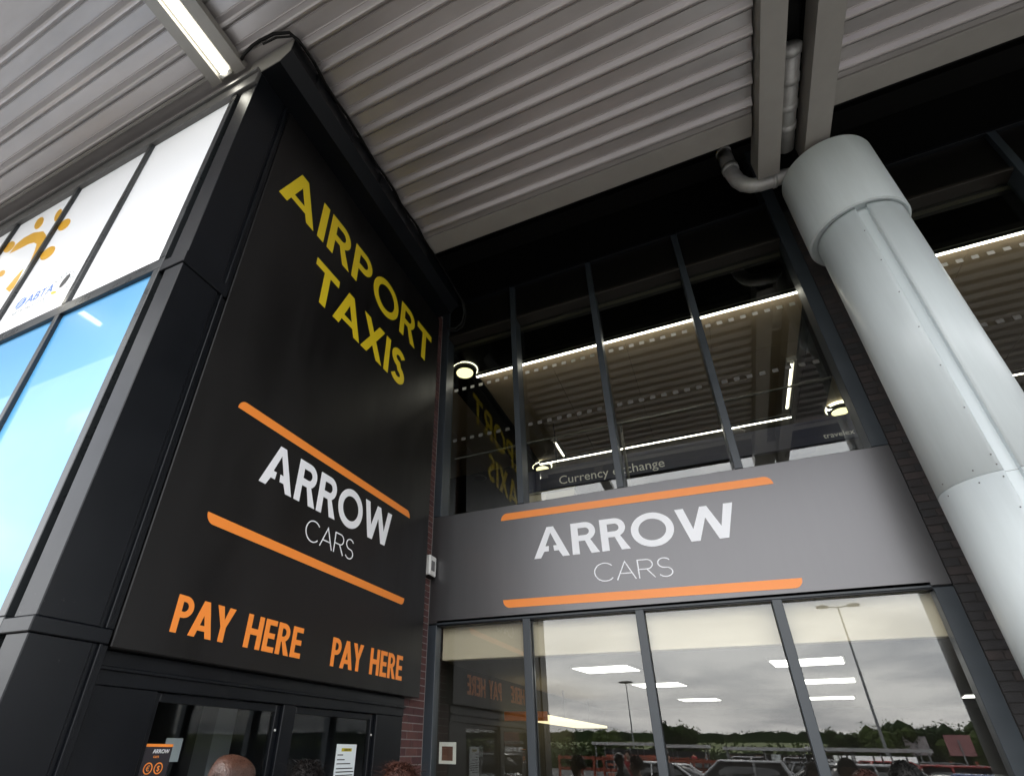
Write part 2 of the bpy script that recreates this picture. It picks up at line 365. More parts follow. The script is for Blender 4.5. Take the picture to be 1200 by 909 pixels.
def batten(label, x, y0, y1, wd, z=H - .047):
    t = thing('fluorescent_light', label, 'light', (x, (y0 + y1) / 2, z), 'fluorescent battens')
    a = wd / 2
    bm = bmesh.new(); prof = [(-a, 0), (-a, -.09), (-a * .42, -.10), (-a * .40, -.055), (a * .40, -.055), (a * .42, -.10), (a, -.09), (a, 0)]
    p = [bm.verts.new((x + q, y0, z + w_)) for q, w_ in prof]; r = [bm.verts.new((x + q, y1, z + w_)) for q, w_ in prof]
    for i in range(len(prof)): j = (i + 1) % len(prof); bm.faces.new((p[i], p[j], r[j], r[i]))
    bm.faces.new(p); bm.faces.new(r[::-1])
    fin(bm, 'housing', STEEL, t)
    tube('tube', [(x, y0 + .06, z - .078), (x, y1 - .06, z - .078)], a * .2, LAMP, t, 12)
    for yy in (y0 + .045, y1 - .045): box('lamp_holder', x - a * .3, x + a * .3, yy - .02, yy + .02, z - .1, z - .056, PLASTIC, t)
batten('wide fluorescent batten above the poster windows beside the corner', -.33, -5.9, -4.30, .46)
batten('wide fluorescent batten far left over the poster windows', -5.3, -6.2, -4.7, .46)

# ------------------------------------------------------------------ dark roof space between canopy and glazing
rs = thing('roof_void', 'black roof space between the canopy edge and the glazing', 'roof', (0, -.6, 9.4))
box('lining', -18, 18, -1.9, 1.0, 9.4, 9.5, BLACKM, rs)
for i in range(7): box('purlin', -18, 18, -1.2 + i * .17, -1.16 + i * .17, 9.3, 9.399, BLACKM, rs, 0)
box('upstand', -18, 18, -1.9, -1.8, H + .451, 9.399, BLACKM, rs)

# ------------------------------------------------------------------ round column
CX, CY = 5.43, -.65
col = thing('round_column', 'large round pale grey clad column with a wider collar', 'column', (CX, CY, 0))
def shaft(name, z0, z1, r=.396, ch=-98.5, wd=.046, dep=.045):
    bm = bmesh.new(); half = math.degrees(wd / r); pts = []
    n = 90; a0 = ch + half; span = 360 - 2 * half
    for i in range(n + 1):
        a = R_(a0 + span * i / n); pts.append((CX + r * math.cos(a), CY + r * math.sin(a)))
    for s in (-half, half):
        a = R_(ch + s); pts.append((CX + (r - dep) * math.cos(a), CY + (r - dep) * math.sin(a)))
    lo = [bm.verts.new((x, y, z0)) for x, y in pts]; hi = [bm.verts.new((x, y, z1)) for x, y in pts]
    for i in range(len(pts)):
        j = (i + 1) % len(pts); f = bm.faces.new((lo[i], lo[j], hi[j], hi[i])); f.smooth = i < n
    bm.faces.new(lo[::-1]); bm.faces.new(hi)
    return fin(bm, name, COLM, col)
for z0, z1 in ((0, 1.7), (1.703, 3.626), (3.629, 6.75)): shaft('cladding_panel', z0, z1)
lathe('core', [(.35, 0.01), (.35, 7.4)], (CX, CY, 0), BLACKM, col, 24)
bm = bmesh.new(); bm_lathe(bm, [(.41, 6.615), (.435, 6.60), (.455, 6.61), (.455, 7.665), (.449, 7.69), (.40, 7.695)], (CX - .02, CY, 0), 96)
c_ = fin(bm, 'collar', COLM, col, True); autosmooth(c_, 50)
SCREW = mat('screw_head', (.25, .25, .26), .4, metal=.7)
for i in range(15):
    z = .4 + i * .42
    for s in (-6.2, ):
        a = R_(-98.5 + s - 3.5); p = Vector((CX + .3962 * math.cos(a), CY + .3962 * math.sin(a), z)); n_ = Vector((math.cos(a), math.sin(a), 0))
        tube('screw', [p, p + n_ * .004], 0.0055, SCREW, col, 8)
for a in (-164, -128, -108):
    a = R_(a); n_ = Vector((math.cos(a), math.sin(a), 0))
    for dz in (-.05, .05):
        p = Vector((CX, CY, 3.628 + dz)) + n_ * .3962; tube('screw', [p, p + n_ * .004], 0.0055, SCREW, col, 8)
# rainwater pipes
t = thing('elbow_pipe', 'bent galvanised pipe entering the column collar', 'pipe', (4.6, -.65, 7.9))
cen = [(4.53, -.65, 8.66), (4.53, -.65, 8.45), (4.535, -.65, 8.22), (4.56, -.65, 8.06), (4.61, -.65, 7.95), (4.68, -.65, 7.885), (4.77, -.65, 7.86), (4.86, -.65, 7.855), (5.03, -.65, 7.855), (5.14, -.65, 7.83), (5.2, -.65, 7.76), (5.21, -.65, 7.64)]
tube('pipe', cen, .088, GALV, t, 18); tube('end_cap', [(4.53, -.65, 8.662), (4.53, -.65, 8.70)], .094, GALV, t, 18); tube('hanger', [(4.53, -.65, 8.70), (4.53, -.65, 9.3)], .012, BLACKM, t, 6)
for (p, q) in (((4.53, -.65, 8.36), (4.532, -.65, 8.28)), ((4.90, -.65, 7.855), (4.94, -.65, 7.855))): tube('clamp', [p, q], .099, GALV, t, 16)
for x in (4.905, ): box('clamp_bolt', x, x + .03, -.68, -.65, 7.95, 8.0, GALV, t)
t = thing('gutter_pipe', 'grey jointed pipe lying between the twin beams', 'pipe', (5.07, -1.6, H))
tube('pipe', [(5.075, -2.05, H + .02), (5.075, -.9, H + .02)], .085, GALV, t, 16)
for y in (-2.05, -1.75, -1.45, -1.2): tube('coupling', [(5.075, y - .04, H + .02), (5.075, y + .04, H + .02)], .094, GALV, t, 16)

# ------------------------------------------------------------------ shop front (lower glazing)
XR = 5.07
def mullion(x, z0, z1, p, m=FRAME, w=.085, y0=-.004, y1=.12, name='mullion'):
    o = box(name, x, x + w, y0, y1, z0, z1, m, p, .004); return o
MX = (1.228, 2.45, 3.70)
sf = thing('shop_front', 'ground floor shop glazing with grey mullions under the charcoal sign', 'window', (2.6, 0, 0))
GU = .20
def pane(x0, x1, z0, z1, p, m, y=.062, name='glass_pane'):
    o = box(name, x0, x1, y, y + .008, z0, z1, m, p, 0)
    if name == 'glass_pane':       # no two panes sit perfectly true in their frames
        a, b, c = random.uniform(-.0035, .0035), random.uniform(-.002, .002), o.data
        xm, zm = sum(v.co.x for v in c.vertices) / 8, sum(v.co.z for v in c.vertices) / 8
        for v in c.vertices: v.co.y += a * (v.co.x - xm) + b * (v.co.z - zm)
    return o
ed = [.15] + [q for x in MX for q in (x, x + .085)] + [4.93]
for i in range(4): pane(ed[2 * i] - .01, ed[2 * i + 1] + .01, .15, 3.06, sf, GLASS_L)
for x in MX: mullion(x, .151, 3.059, sf)
mullion(.03, 0, 3.059, sf, w=.12, name='end_post'); mullion(4.93, 0, 3.059, sf, w=.14, name='end_post')
box('sill', .15, 4.93, -.02, .12, 0, .15, FRAME, sf); box('head_rail', .15, 4.93, 0.0, .12, 3.06, 3.11, FRAME, sf)
for x in MX: box('gasket', x - .006, x + .091, .05, .0615, .16, 3.05, BLACKM, sf, 0)
# the charcoal fascia sign
sg = thing('fascia_sign', 'long charcoal ARROW CARS sign with orange bars above the shop glazing', 'sign', (2.5, 0, 3.7))
box('panel', .0, XR, 0, .10, 3.075, 4.435, SIGNA, sg, .006); box('bottom_lip', .0, XR, .012, .13, 3.045, 3.0745, BLACK, sg, .003)
def bar(face, base, u0, u1, v0, v1, cut_top, p, tilt=0):
    h = v1 - v0; c = h * .85; n = 6
    q = arc(u0 + c, v1 - h * .95, c, h * .95, 180, 90, n) if cut_top else []
    if cut_top: lp = [(u0, v0)] + arc(u0 + c, v0 + h * .05, c, h * .95, 180, 90, n) + arc(u1 - c, v0 + h * .05, c, h * .95, 90, 0, n) + [(u1, v0)]
    else: lp = [(u0, v1)] + arc(u0 + c, v1 - h * .05, c, h * .95, 180, 270, n) + arc(u1 - c, v1 - h * .05, c, h * .95, 270, 360, n) + [(u1, v1)]
    lp = [(u, v + tilt * (u - u0)) for u, v in lp]
    return flat('orange_bar', [lp], face, base, ORANGE, p)
bar('A', 0, 1.0, 4.01, 4.245, 4.335, True, sg, -.013); bar('A', 0, 1.005, 4.0, 3.19, 3.28, False, sg, -.015)
text('aRROW', 'A', 0, 1.405, 3.59, 3.715, 4.085, WHITE, sg, w=.2, k=1.05, gap=.085, tilt=-.008)
text('CARS', 'A', 0, 2.085, 2.885, 3.385, 3.58, WHITE, sg, gap=.16, tilt=-.02, thinf=True)
# cream bulkhead behind the glass, ceiling and lamps of the shop
CREAM = mat('cream_bulkhead', (.66, .57, .43), .7)
CEIL = mat('brown_ceiling', (.075, .062, .052), .8, noise=.1, nscale=3)
b = box('bulkhead', .16, 4.95, .16, .26, 2.69, 3.05, CREAM); tag(b, 'cream bulkhead strip behind the top of the shop glass', 'bulkhead')
kind(box('shop_ceiling', .0, 9.4, .262, 10, 2.72, 2.8, CEIL), 'structure')
kind(sheet('shop_floor', -6, 9.4, .13, 10, .01, mat('grey_vinyl_floor', (.12, .11, .1), .4, noise=.1, nscale=2)), 'structure')
SHOPW = mat('shop_wall', (.10, .09, .085), .8)
kind(box('shop_back_wall', 0, 9.4, 9.9, 10, 0, 2.72, SHOPW), 'structure'); kind(box('shop_side_wall', 9.3, 9.4, .2, 9.9, 0, 2.72, SHOPW), 'structure')
for r_i, y in enumerate((1.66, 3.78, 6.8)):
    for c_i, x in enumerate((1.77, 4.02, 6.3)):
        x += .385 * r_i; d = .345
        t = thing('ceiling_panel_light', 'square white ceiling panel behind the shop glass, %s row, %s' % (('front', 'middle', 'rear')[r_i], ('left column', 'middle column', 'right column')[c_i]), 'light', (x, y, 2.715), 'shop ceiling panels', R_(-9))
        for n_, a_, z0, z1, m_ in (('frame', d + .02, -.006, .0045, PLASTIC), ('diffuser', d, -.013, -.0065, PANEL)):
            bm = bmesh.new(); bm_box(bm, -a_, a_, -a_ * .8, a_ * .8, z0, z1); bmesh.ops.recalc_face_normals(bm, faces=bm.faces); me = bpy.data.meshes.new(n_); bm.to_mesh(me); bm.free(); link(n_, me, m_, t)
t = thing('counter_canopy', 'lit cream board over the counter inside the shop', 'board', (.3, 3.5, 2.1))
box('board', .05, .7, 2.5, 6.6, 2.2, 2.24, mat('cream_lit_board', (.8, .7, .5), .5, emit=(1, .85, .5), estr=.5), t); box('edge', .05, .7, 2.45, 2.498, 2.16, 2.28, mat('orange_edge', (.7, .2, .03), .5), t)
for y in (2.7, 4.5, 6.4): tube('hanger', [(.4, y, 2.241), (.4, y, 2.718)], .008, BLACKM, t, 6)
t = thing('payment_notice', 'small framed white notice behind the left shop pane', 'notice', (.29, .12, 1.76))
box('frame', .19, .39, .1, .11, 1.66, 1.86, PLASTIC, t, 0); box('picture', .225, .355, .097, .0995, 1.69, 1.82, mat('notice_print', (.12, .05, .03), .5), t, 0)
for nm, x0, x1, y0, y1, hh in (('service_counter', 1.0, 3.4, 4.6, 5.3, 1.05), ('service_counter', 5.2, 8.2, 5.4, 6.1, 1.05)):
    t = thing(nm, 'dark service counter inside the shop, %s' % ('left' if x0 < 3 else 'right'), 'counter', ((x0 + x1) / 2, y0, 0)); box('body', x0, x1, y0, y1, .01, hh, SHOPW, t); box('worktop', x0 - .05, x1 + .05, y0 - .06, y1 + .05, hh + .001, hh + .04, STEEL, t)

# ------------------------------------------------------------------ upper window
uw = thing('upper_window', 'tall dark upper window of four bays above the charcoal sign', 'window', (2.6, 0, 4.44))
ZT, ZH = 7.53, 8.2
for i in range(4):
    pane(ed[2 * i] - .01, ed[2 * i + 1] + .01, 4.40, ZT, uw, GLASS_U, GU)
    pane(ed[2 * i] - .01, ed[2 * i + 1] + .01, ZT + .045, ZH, uw, mat('spandrel_panel', (.007, .0065, .006), .3), name='spandrel_panel')
for x in MX: mullion(x, 4.437, ZH, uw, w=.08, y1=GU + .04)
mullion(.03, 4.437, ZH, uw, w=.12, name='end_post', y1=GU + .04); mullion(4.93, 4.437, 9.39, uw, w=.14, name='end_post', y1=GU + .04)
for i in range(4):
    box('transom', ed[2 * i], ed[2 * i + 1], .02, GU + .02, ZT, ZT + .045, mat('bronze_transom', (.018, .015, .012), .45), uw, .003)
    box('head_rail', ed[2 * i], ed[2 * i + 1], 0.0, .12, ZH + .0005, ZH + .05, BLACK, uw, .003)
DOT = mat('pane_square', (.60, .57, .50), .7)
dotme = None
def dots(x0, x1, z, p, m, y=GU - .0005, pitch=.1375, s=.062, h=.05):
    global dotme
    x = x0
    while x + s <= x1:
        o = flat('pane_square', [[(x, z), (x + s, z), (x + s, z + h), (x, z + h)]], 'A', y, m, p, .001); x += pitch
DOT2 = mat('pane_square_faint', (.09, .085, .075), .7)  # dim colour stands in for a fainter row seen in the glass
for i in range(4): dots(ed[2 * i] + .045, ed[2 * i + 1], 6.56, uw, DOT)
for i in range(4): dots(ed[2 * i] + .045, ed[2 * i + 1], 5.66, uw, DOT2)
# room behind the upper window
BROWN = mat('brown_ceiling_panel', (.46, .36, .25), .6, noise=.06, nscale=1.5)
ic = thing('panelled_ceiling', 'brown panelled ceiling edged by strip lights behind the upper window', 'ceiling', (2.7, 2.8, 7.45))
for x in (-3.5, -2.25, -1.0, .25, 1.5, 2.75, 4.0, 5.85, 7.1, 8.35):
    x1 = min(x + 1.246, 5.25) if x < 5 else min(x + 1.246, 10.2)
    for y0, y1 in ((.97, 2.2), (2.204, 3.4), (3.404, 4.54)): box('ceiling_panel', x, x1 if x1 > x else x + .2, y0, y1, 7.44, 7.459, BROWN, ic, .003)
kind(box('near_ceiling', -4, 10.2, .25, .885, 7.40, 7.459, BLACKM, None, 0), 'structure')  # black stands in for shade on the unlit near part of the ceiling
for x0, x1, lb in ((-.30, .24, 'dark ceiling beam crossing the first upper bay, carrying two round lamps'), (5.26, 5.83, 'dark ceiling beam behind the fourth upper bay')):
    t = thing('ceiling_beam', lb, 'beam', ((x0 + x1) / 2, 2.8, 7.3)); box('casing', x0, x1, .3, 6.4, 7.40, 7.4585, BLACKM, t, .005); box('soffit_strip', x0 + .1, x1 - .1, .3, 6.4, 7.385, 7.3995, BLACKM, t, 0)
for x0, x1, s in ((.25, 5.25, 'left'), (5.84, 10.2, 'right')):
    for y, q in ((.925, 'near'), (4.5, 'far')):
        t = thing('strip_light', 'white strip light on the %s edge of the brown ceiling, %s of the column' % (q, s), 'light', ((x0 + x1) / 2, y, 7.36), 'strip lights behind the upper window')
        box('housing', x0, x1, y - .028, y + .028, 7.392, 7.42, STEEL, t, 0); box('diffuser', x0, x1, y - .024, y + .024, 7.34, 7.3915, STRIP, t, 0); box('light_shield', x0, x1, y - .030, y - .0265, 7.338, 7.3915, BLACKM, t, 0)  # black plate added to keep the strip's light off the near ceiling
        for k in range(4): xx = x0 + .2 + (x1 - x0 - .4) * k / 3; box('bracket', xx - .01, xx + .01, y - .01, y + .01, 7.4205, 7.439, STEEL, t, 0)
UCEIL = mat('upper_ceiling', (.055, .05, .035), .8, noise=.2, nscale=2)
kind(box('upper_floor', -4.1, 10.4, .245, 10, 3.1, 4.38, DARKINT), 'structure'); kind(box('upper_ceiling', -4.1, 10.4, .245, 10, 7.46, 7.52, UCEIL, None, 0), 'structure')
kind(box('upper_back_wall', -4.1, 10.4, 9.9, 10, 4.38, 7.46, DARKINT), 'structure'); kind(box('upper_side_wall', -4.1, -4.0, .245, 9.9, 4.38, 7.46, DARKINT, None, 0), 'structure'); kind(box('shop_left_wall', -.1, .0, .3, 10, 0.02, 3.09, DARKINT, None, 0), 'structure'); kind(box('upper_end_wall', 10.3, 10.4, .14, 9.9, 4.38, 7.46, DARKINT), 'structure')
kind(box('dark_parapet', -18, 18, .245, .4, 7.53, 9.4, BLACKM), 'structure')
for (x, y, lb) in ((.12, .72, 'round ceiling lamp at the upper left corner behind the glass'), (.24, 4.72, 'round ceiling lamp low in the first upper bay'), (6.06, 4.62, 'round ceiling lamp beside the column in the fourth upper bay')):
    t = thing('round_lamp', lb, 'light', (x, y, 7.4), 'round lamps behind the upper window')
    lathe('rim', [(.20, .055), (.205, .0), (.20, -.06), (.15, -.075), (.10, -.06)], (x, y, 7.4), BLACKM, t, 32)
    lathe('glow_ring', [(.222, .05), (.225, -.015), (.212, -.016), (.208, .05)], (x, y, 7.4), RING, t, 32)
    lathe('diffuser', [(.145, -.07), (.14, -.085), (.08, -.092)], (x, y, 7.4), DISC, t, 32)
batten('slim fluorescent batten hung beside the low round lamp', .85, 3.6, 4.4, .12, 7.43); batten('fluorescent batten beside the dark beam in the fourth upper bay', 5.16, 2.6, 4.2, .14, 7.43)
for (x, y) in ((6.9, .45), (-1.38, 4.84), (4.3, 4.95)):
    t = thing('ceiling_speaker', 'round grey ceiling speaker %s' % ('right of the column behind the glass' if x > 5 else 'low in the leftmost upper bay' if x < 0 else 'low behind the third upper mullion'), 'speaker', (x, y, 7.45)); lathe('grille', [(.15, .0), (.15, -.012), (.13, -.018)], (x, y, 7.455), mat('speaker_grille', (.12, .11, .1), .6), t, 28); lathe('bezel', [(.17, .004), (.17, -.01), (.151, -.011)], (x, y, 7.455), STEEL, t, 28)
t = thing('cupboard', 'cream cupboard low inside the first upper bay', 'cupboard', (1.2, 1.6, 4.38))
box('carcass', .78, 1.62, 1.5, 1.9, 4.381, 5.22, CREAM, t); box('top', .75, 1.65, 1.47, 1.93, 5.221, 5.25, mat('cupboard_top', (.3, .27, .2), .6), t)
for x in (.80, 1.21): box('door', x, x + .39, 1.48, 1.4995, 4.4, 5.2, CREAM, t, .003)
RAIL = mat('brushed_rail', (.16, .155, .145), .4, metal=.4)
t = thing('handrail', 'slim steel handrail crossing behind the upper window', 'rail', (2.6, .16, 4.38))
tube('rail', [(.16, .36, 5.47), (4.95, .36, 5.53)], .014, RAIL, t, 10)
for x in (1.15, 2.56, 3.78): tube('post', [(x, .36, 4.381), (x, .36, 5.48)], .016, RAIL, t, 10)
NAVY = mat('navy_board', (.008, .012, .05), .35)
bd = thing('exchange_sign', 'navy hanging board lettered Currency exchange inside the upper floor', 'sign', (3, 3, 6.0))
box('board', .3, 7.5, 3.01, 3.08, 5.99, 6.42, NAVY, bd)
small_text('lettering', 'Currency exchange', .24, (1.02, 3.005, 6.05), ROT_A, mat('sign_letter', (.45, .45, .45), .5, emit=(1, 1, 1), estr=.06), bd); small_text('lettering', 'travelex', .125, (5.28, 3.005, 6.06), ROT_A, MATS['sign_letter'], bd)
for x in (1, 4, 7): tube('hanger', [(x, 3.045, 6.421), (x, 3.045, 7.459)], .01, BLACKM, bd, 6)

# glazing to the right of the column
rw = thing('side_window', 'dark glazing to the right of the round column', 'window', (8, 0, 0))
RX = (5.62, 7.27, 8.5, 9.75)
for i in range(3):
    for z0, z1, m_, yy in ((.15, 3.0, GLASS_L, .062), (3.1, ZT, GLASS_U, GU)): pane(RX[i] + .03, RX[i + 1] + .05, z0, z1, rw, m_, yy)
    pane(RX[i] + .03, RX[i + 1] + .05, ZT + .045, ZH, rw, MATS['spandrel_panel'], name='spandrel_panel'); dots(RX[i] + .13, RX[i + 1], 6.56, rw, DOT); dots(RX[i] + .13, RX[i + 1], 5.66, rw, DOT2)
    box('transom', RX[i] + .08, RX[i + 1], .02, GU + .02, ZT, ZT + .045, MATS['bronze_transom'], rw, .003); box('transom', RX[i] + .08, RX[i + 1], .0, .12, 3.0, 3.1, FRAME, rw, .003)
for x in RX: mullion(x, 0, ZH, rw, w=.08, y1=GU + .04)
box('head_rail', RX[0], RX[3], 0, .12, ZH + .0005, ZH + .05, BLACK, rw, .003)

# ------------------------------------------------------------------ brick piers, every brick a part
BR = [mat('brick_%d' % i, c, .85, noise=.3, nscale=14, bump=.3, bscale=90) for i, c in enumerate(((.085, .034, .032), (.07, .029, .03), (.1, .042, .037)))]
MORT = mat('mortar', (.22, .2, .19), .9, noise=.15, nscale=20)
BRD = [mat('shaded_brick_%d' % i, c, .6, noise=.3, nscale=14, bump=.3, bscale=90) for i, c in enumerate(((.022, .018, .018), (.03, .022, .021), (.016, .015, .016)))]  # brick colours darkened to stand for the shadow beside the column
def brick_pier(label, x0, x1, y0, y1, z1, faceX):
    t = thing('brick_pier', label, 'brick pier', ((x0 + x1) / 2, (y0 + y1) / 2, 0), 'brick piers')
    box('mortar_core', x0, x1, y0, y1, 0, z1, MORT if faceX else mat('shaded_mortar', (.03, .028, .027), .9), t, 0)  # mortar of the second pier is darkened for shade as well
    mes = []
    for L in (.215, .1025, .16):
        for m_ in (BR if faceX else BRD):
            bm = bmesh.new()
            if faceX: bm_box(bm, -.01, .006, 0, L, 0, .065)
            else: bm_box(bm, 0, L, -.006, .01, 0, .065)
            bmesh.ops.bevel(bm, geom=bm.edges[:], offset=.002, segments=1, affect='EDGES'); bmesh.ops.recalc_face_normals(bm, faces=bm.faces)
            me = bpy.data.meshes.new('brick'); bm.to_mesh(me); bm.free(); me.materials.append(m_); mes.append((L, me))
    o0 = Vector(t.location); n = 0; z = .005; row = 0
    lo, hi = (y0, y1) if faceX else (x0, x1)
    while z + .065 < z1:
        u = lo + .004; first = row % 2
        while u < hi - .09:
            rem = hi - u - .004; opts = [L for L in (.215, .16, .1025) if L <= rem + 1e-4]
            if not opts: break
            L = .1025 if (first and u == lo + .004) else opts[0]
            me = random.choice([q for l, q in mes if l == L])
            p = Vector((x1 + random.uniform(-.001, .001), u, z)) if faceX else Vector((u, y0 + random.uniform(-.001, .001), z))
            o = link('brick', me, None, t); o.location = p - o0; n += 1; u += L + .010
        z += .075; row += 1
brick_pier('narrow red brick pier between the black sign and the shop front', -.2, .04, -.47, -.002, 8.0, True)
brick_pier('narrow brick pier darkened for shade behind the round column', XR + .012, 5.61, .03, .3, 8.0, False)

# ------------------------------------------------------------------ black sign wall
sw = thing('airport_taxis_sign', 'tall black AIRPORT TAXIS sign with PAY HERE lettering over the doors', 'sign', (XB, -2.1, 2.25))
SL, SRr = -3.838, -.34
box('panel', XB - .09, XB, SL, SRr, 2.253, 7.62, SIGNB, sw, .006)
text('AIRPORT', 'B', XB, -3.69, -.56, 6.455, 7.0, YELLOW, sw, w=.185, k=1.0, gap=.11, tilt=.026, kern={'RT': -.02})
text('TAXIS', 'B', XB, -3.03, -1.20, 5.70, 6.215, YELLOW, sw, w=.185, k=1.0, gap=.09, tilt=.012, kern={'TA': -.12, 'AX': -.04})
bar('B', XB, -3.47, -.81, 4.055, 4.135, True, sw, .022); bar('B', XB, -3.475, -.80, 3.112, 3.186, False, sw, .002)
text('aRROW', 'B', XB, -3.11, -1.185, 3.585, 3.965, WHITE, sw, w=.2, k=1.05, gap=.085, tilt=.026)
text('CARS', 'B', XB, -2.49, -1.80, 3.315, 3.50, WHITE, sw, gap=.16, tilt=.016, thinf=True)
text('PAY HERE', 'B', XB, -3.51, -2.31, 2.39, 2.615, ORANGE, sw, w=.185, k=.82, gap=.09, kern={'PA': -.08, 'AY': -.1})
text('PAY HERE', 'B', XB, -1.92, -.74, 2.385, 2.615, ORANGE, sw, w=.185, k=.82, gap=.09, kern={'PA': -.08, 'AY': -.1})
# fascia box over the sign
fb = thing('fascia_box', 'black box gutter along the top of the black sign wall', 'gutter', (.35, -2.3, 7.6))
bm = bmesh.new(); prof = [(-.05, 7.60), (.40, 7.60), (.52, 7.72), (.52, 7.96), (-.05, 7.96)]
a = [bm.verts.new((x, -4.27, z)) for x, z in prof]; b = [bm.verts.new((x, -.42, z)) for x, z in prof]
for i in range(5): j = (i + 1) % 5; bm.faces.new((a[i], b[i], b[j], a[j]))
bm.faces.new(a[::-1]); bm.faces.new(b); fin(bm, 'box', BLACK, fb)
flat('end_plate', [[(-.05, 7.605), (.398, 7.605), (.515, 7.722), (.515, 7.955), (-.05, 7.955)]], 'C', -4.2705, STEEL, fb, .006)
for i in range(6): box('joint_cover', .5205, .526, -3.9 + i * .62, -3.86 + i * .62, 7.73, 7.95, BLACK, fb, 0)
t = thing('cable', 'black cable run along the soffit above the black sign', 'cable', (.56, -2, 7.95))
pts = [(-.095, -4.37, 7.90), (-.02, -4.40, 7.87), (.1, -4.42, 7.885), (.2, -4.42, 7.90), (.35, -4.40, 7.93), (.5, -4.34, 7.94)] + [(.545 + .012 * math.sin(i * 1.7), -4.25 + i * .2, 7.93 + .012 * math.sin(i * 2.3)) for i in range(19)] + [(.56, -.36, 7.86), (.55, -.26, 7.70), (.48, -.2, 7.55), (.38, -.22, 7.46), (.28, -.3, 7.44)]
tube('run', pts, .016, BLACKM, t, 8); tube('run', [(x + .02, y + .03, z - .03) for x, y, z in pts[3:]], .011, BLACKM, t, 8)
# corner post
cp = thing('corner_post', 'black metal clad corner post between the poster windows and the black sign', 'post', (0, -4.1, 0))
for z0, z1 in ((0, 2.262), (2.34, 4.86), (4.98, 7.598)):
    box('cladding', -.03, XB, YC, -3.935, z0, z1, BLACK, cp, .005)
    box('recess_strip', -.085, -.0305, YC + .03, YC + .06, z0, z1, BLACKM, cp, 0)
    box('side_bead', XB - .06, XB - .012, -3.934, -3.842, z0 + .001, z1 - .001, BLACK, cp, .004); box('side_rib', XB - .0115, XB + .01, -3.905, -3.885, z0 + .001, z1 - .001, BLACK, cp, .003)
for z0, z1 in ((2.263, 2.339), (4.861, 4.979)): box('band', -.09, XB + .012, YC - .012, -3.86, z0, z1, BLACK, cp, .005)
SCUFF = scuffed('black_paint_scuffed', BLACK, 2.40, .45)
for ch in cp.children:
    if ch.name.split('.')[0] in ('cladding', 'band'): ch.data.materials[0] = SCUFF
# wall core behind sign and doors
kind(box('sign_wall_core', -.2, .06, -4.2, -.475, 2.26, 8.0, BLACKM), 'structure')

# ------------------------------------------------------------------ entrance doors under the black sign
en = thing('entrance_doors', 'black framed glazed entrance doors under the black sign', 'doors', (0, -2.1, 0))
box('head', -.06, .06, -3.84, -.48, 2.075, 2.252, BLACK, en); box('head_bead', .0605, .085, -3.84, -.48, 2.15, 2.17, BLACK, en)
for y0, y1 in ((-3.84, -3.385), (-2.265, -2.135), (-.965, -.48)): box('stile', -.05, .05, y0, y1, 0, 2.0745, BLACK, en)
for y0, y1 in ((-3.385, -2.265), (-2.135, -.965)):
    d = box('door_leaf', -.03, .02, y0 + .002, y0 + .05, .01, 2.07, BLACK, en); box('leaf_stile', -.03, .02, y1 - .05, y1 - .002, .01, 2.07, BLACK, en); box('leaf_rail', -.03, .02, y0 + .0505, y1 - .0505, 2.02, 2.07, BLACK, en); box('leaf_rail', -.03, .02, y0 + .0505, y1 - .0505, .01, .15, BLACK, en)
    box('door_glass', -.006, .0, y0 + .045, y1 - .045, .145, 2.025, GLASS_D, en, 0)
    tube('handle', [(.05, y1 - .09, .9), (.05, y1 - .09, 1.5)], .012, GALV, en, 8)
    for z in (.35, 1.0, 1.9): tube('fixing', [(.02, y1 - .027, z), (.026, y1 - .027, z)], .009, PLASTIC, en, 8)
kind(sheet('lobby_floor', -6, .0, -4.15, .12, .012, MATS['grey_vinyl_floor']), 'structure')
kind(box('lobby_back_wall', -6, -5.9, -4.15, .1, .02, 3, mat('lobby_wall', (.14, .15, .18), .8)), 'structure'); kind(box('lobby_ceiling', -5.9, -.21, -4.15, .1, 2.5, 2.6, CEIL), 'structure'); kind(box('lobby_side_wall', -5.9, -.21, -4.2, -4.15, .02, 2.5, MATS['lobby_wall']), 'structure'); kind(box('lobby_end_wall', -5.9, -.21, .1, .16, .02, 2.5, MATS['lobby_wall']), 'structure')
PAPER = mat('paper', (.72, .78, .80), .6); INK = mat('ink', (.03, .03, .03), .6)
t = thing('taped_notice', 'white paper notice taped to the right hand door glass', 'notice', (.002, -1.33, 1.7))
box('sheet', .001, .0025, -1.475, -1.18, 1.43, 1.82, PAPER, t, 0); box('heading_band', .0028, .0035, -1.40, -1.25, 1.765, 1.79, mat('notice_yellow', (.5, .42, .02), .6), t, 0); small_text('heading', 'ARROW', .026, (.0038, -1.365, 1.769), ROT_B, INK, t)
for i, (z, l) in enumerate(((1.735, .08), (1.70, .11), (1.67, .20), (1.635, .24), (1.61, .26), (1.585, .25), (1.56, .26), (1.535, .2))): box('text_line', .0028, .0032, -1.45, -1.45 + l, z, z + .008, INK, t, 0)
t = thing('currency_poster', 'dark poster with orange top edge and coin symbols on the left hand door', 'poster', (.002, -3.25, 1.7))
box('sheet', .001, .0025, -3.335, -3.14, 1.3, 1.80, mat('poster_dark', (.018, .015, .02), .5), t, 0); box('top_edge', .0028, .004, -3.335, -3.14, 1.785, 1.80, ORANGE, t, 0)
small_text('heading', 'ARROW', .03, (.003, -3.27, 1.752), ROT_B, WHITE, t); small_text('sub_heading', 'cars', .024, (.003, -3.26, 1.728), ROT_B, ORANGE, t)
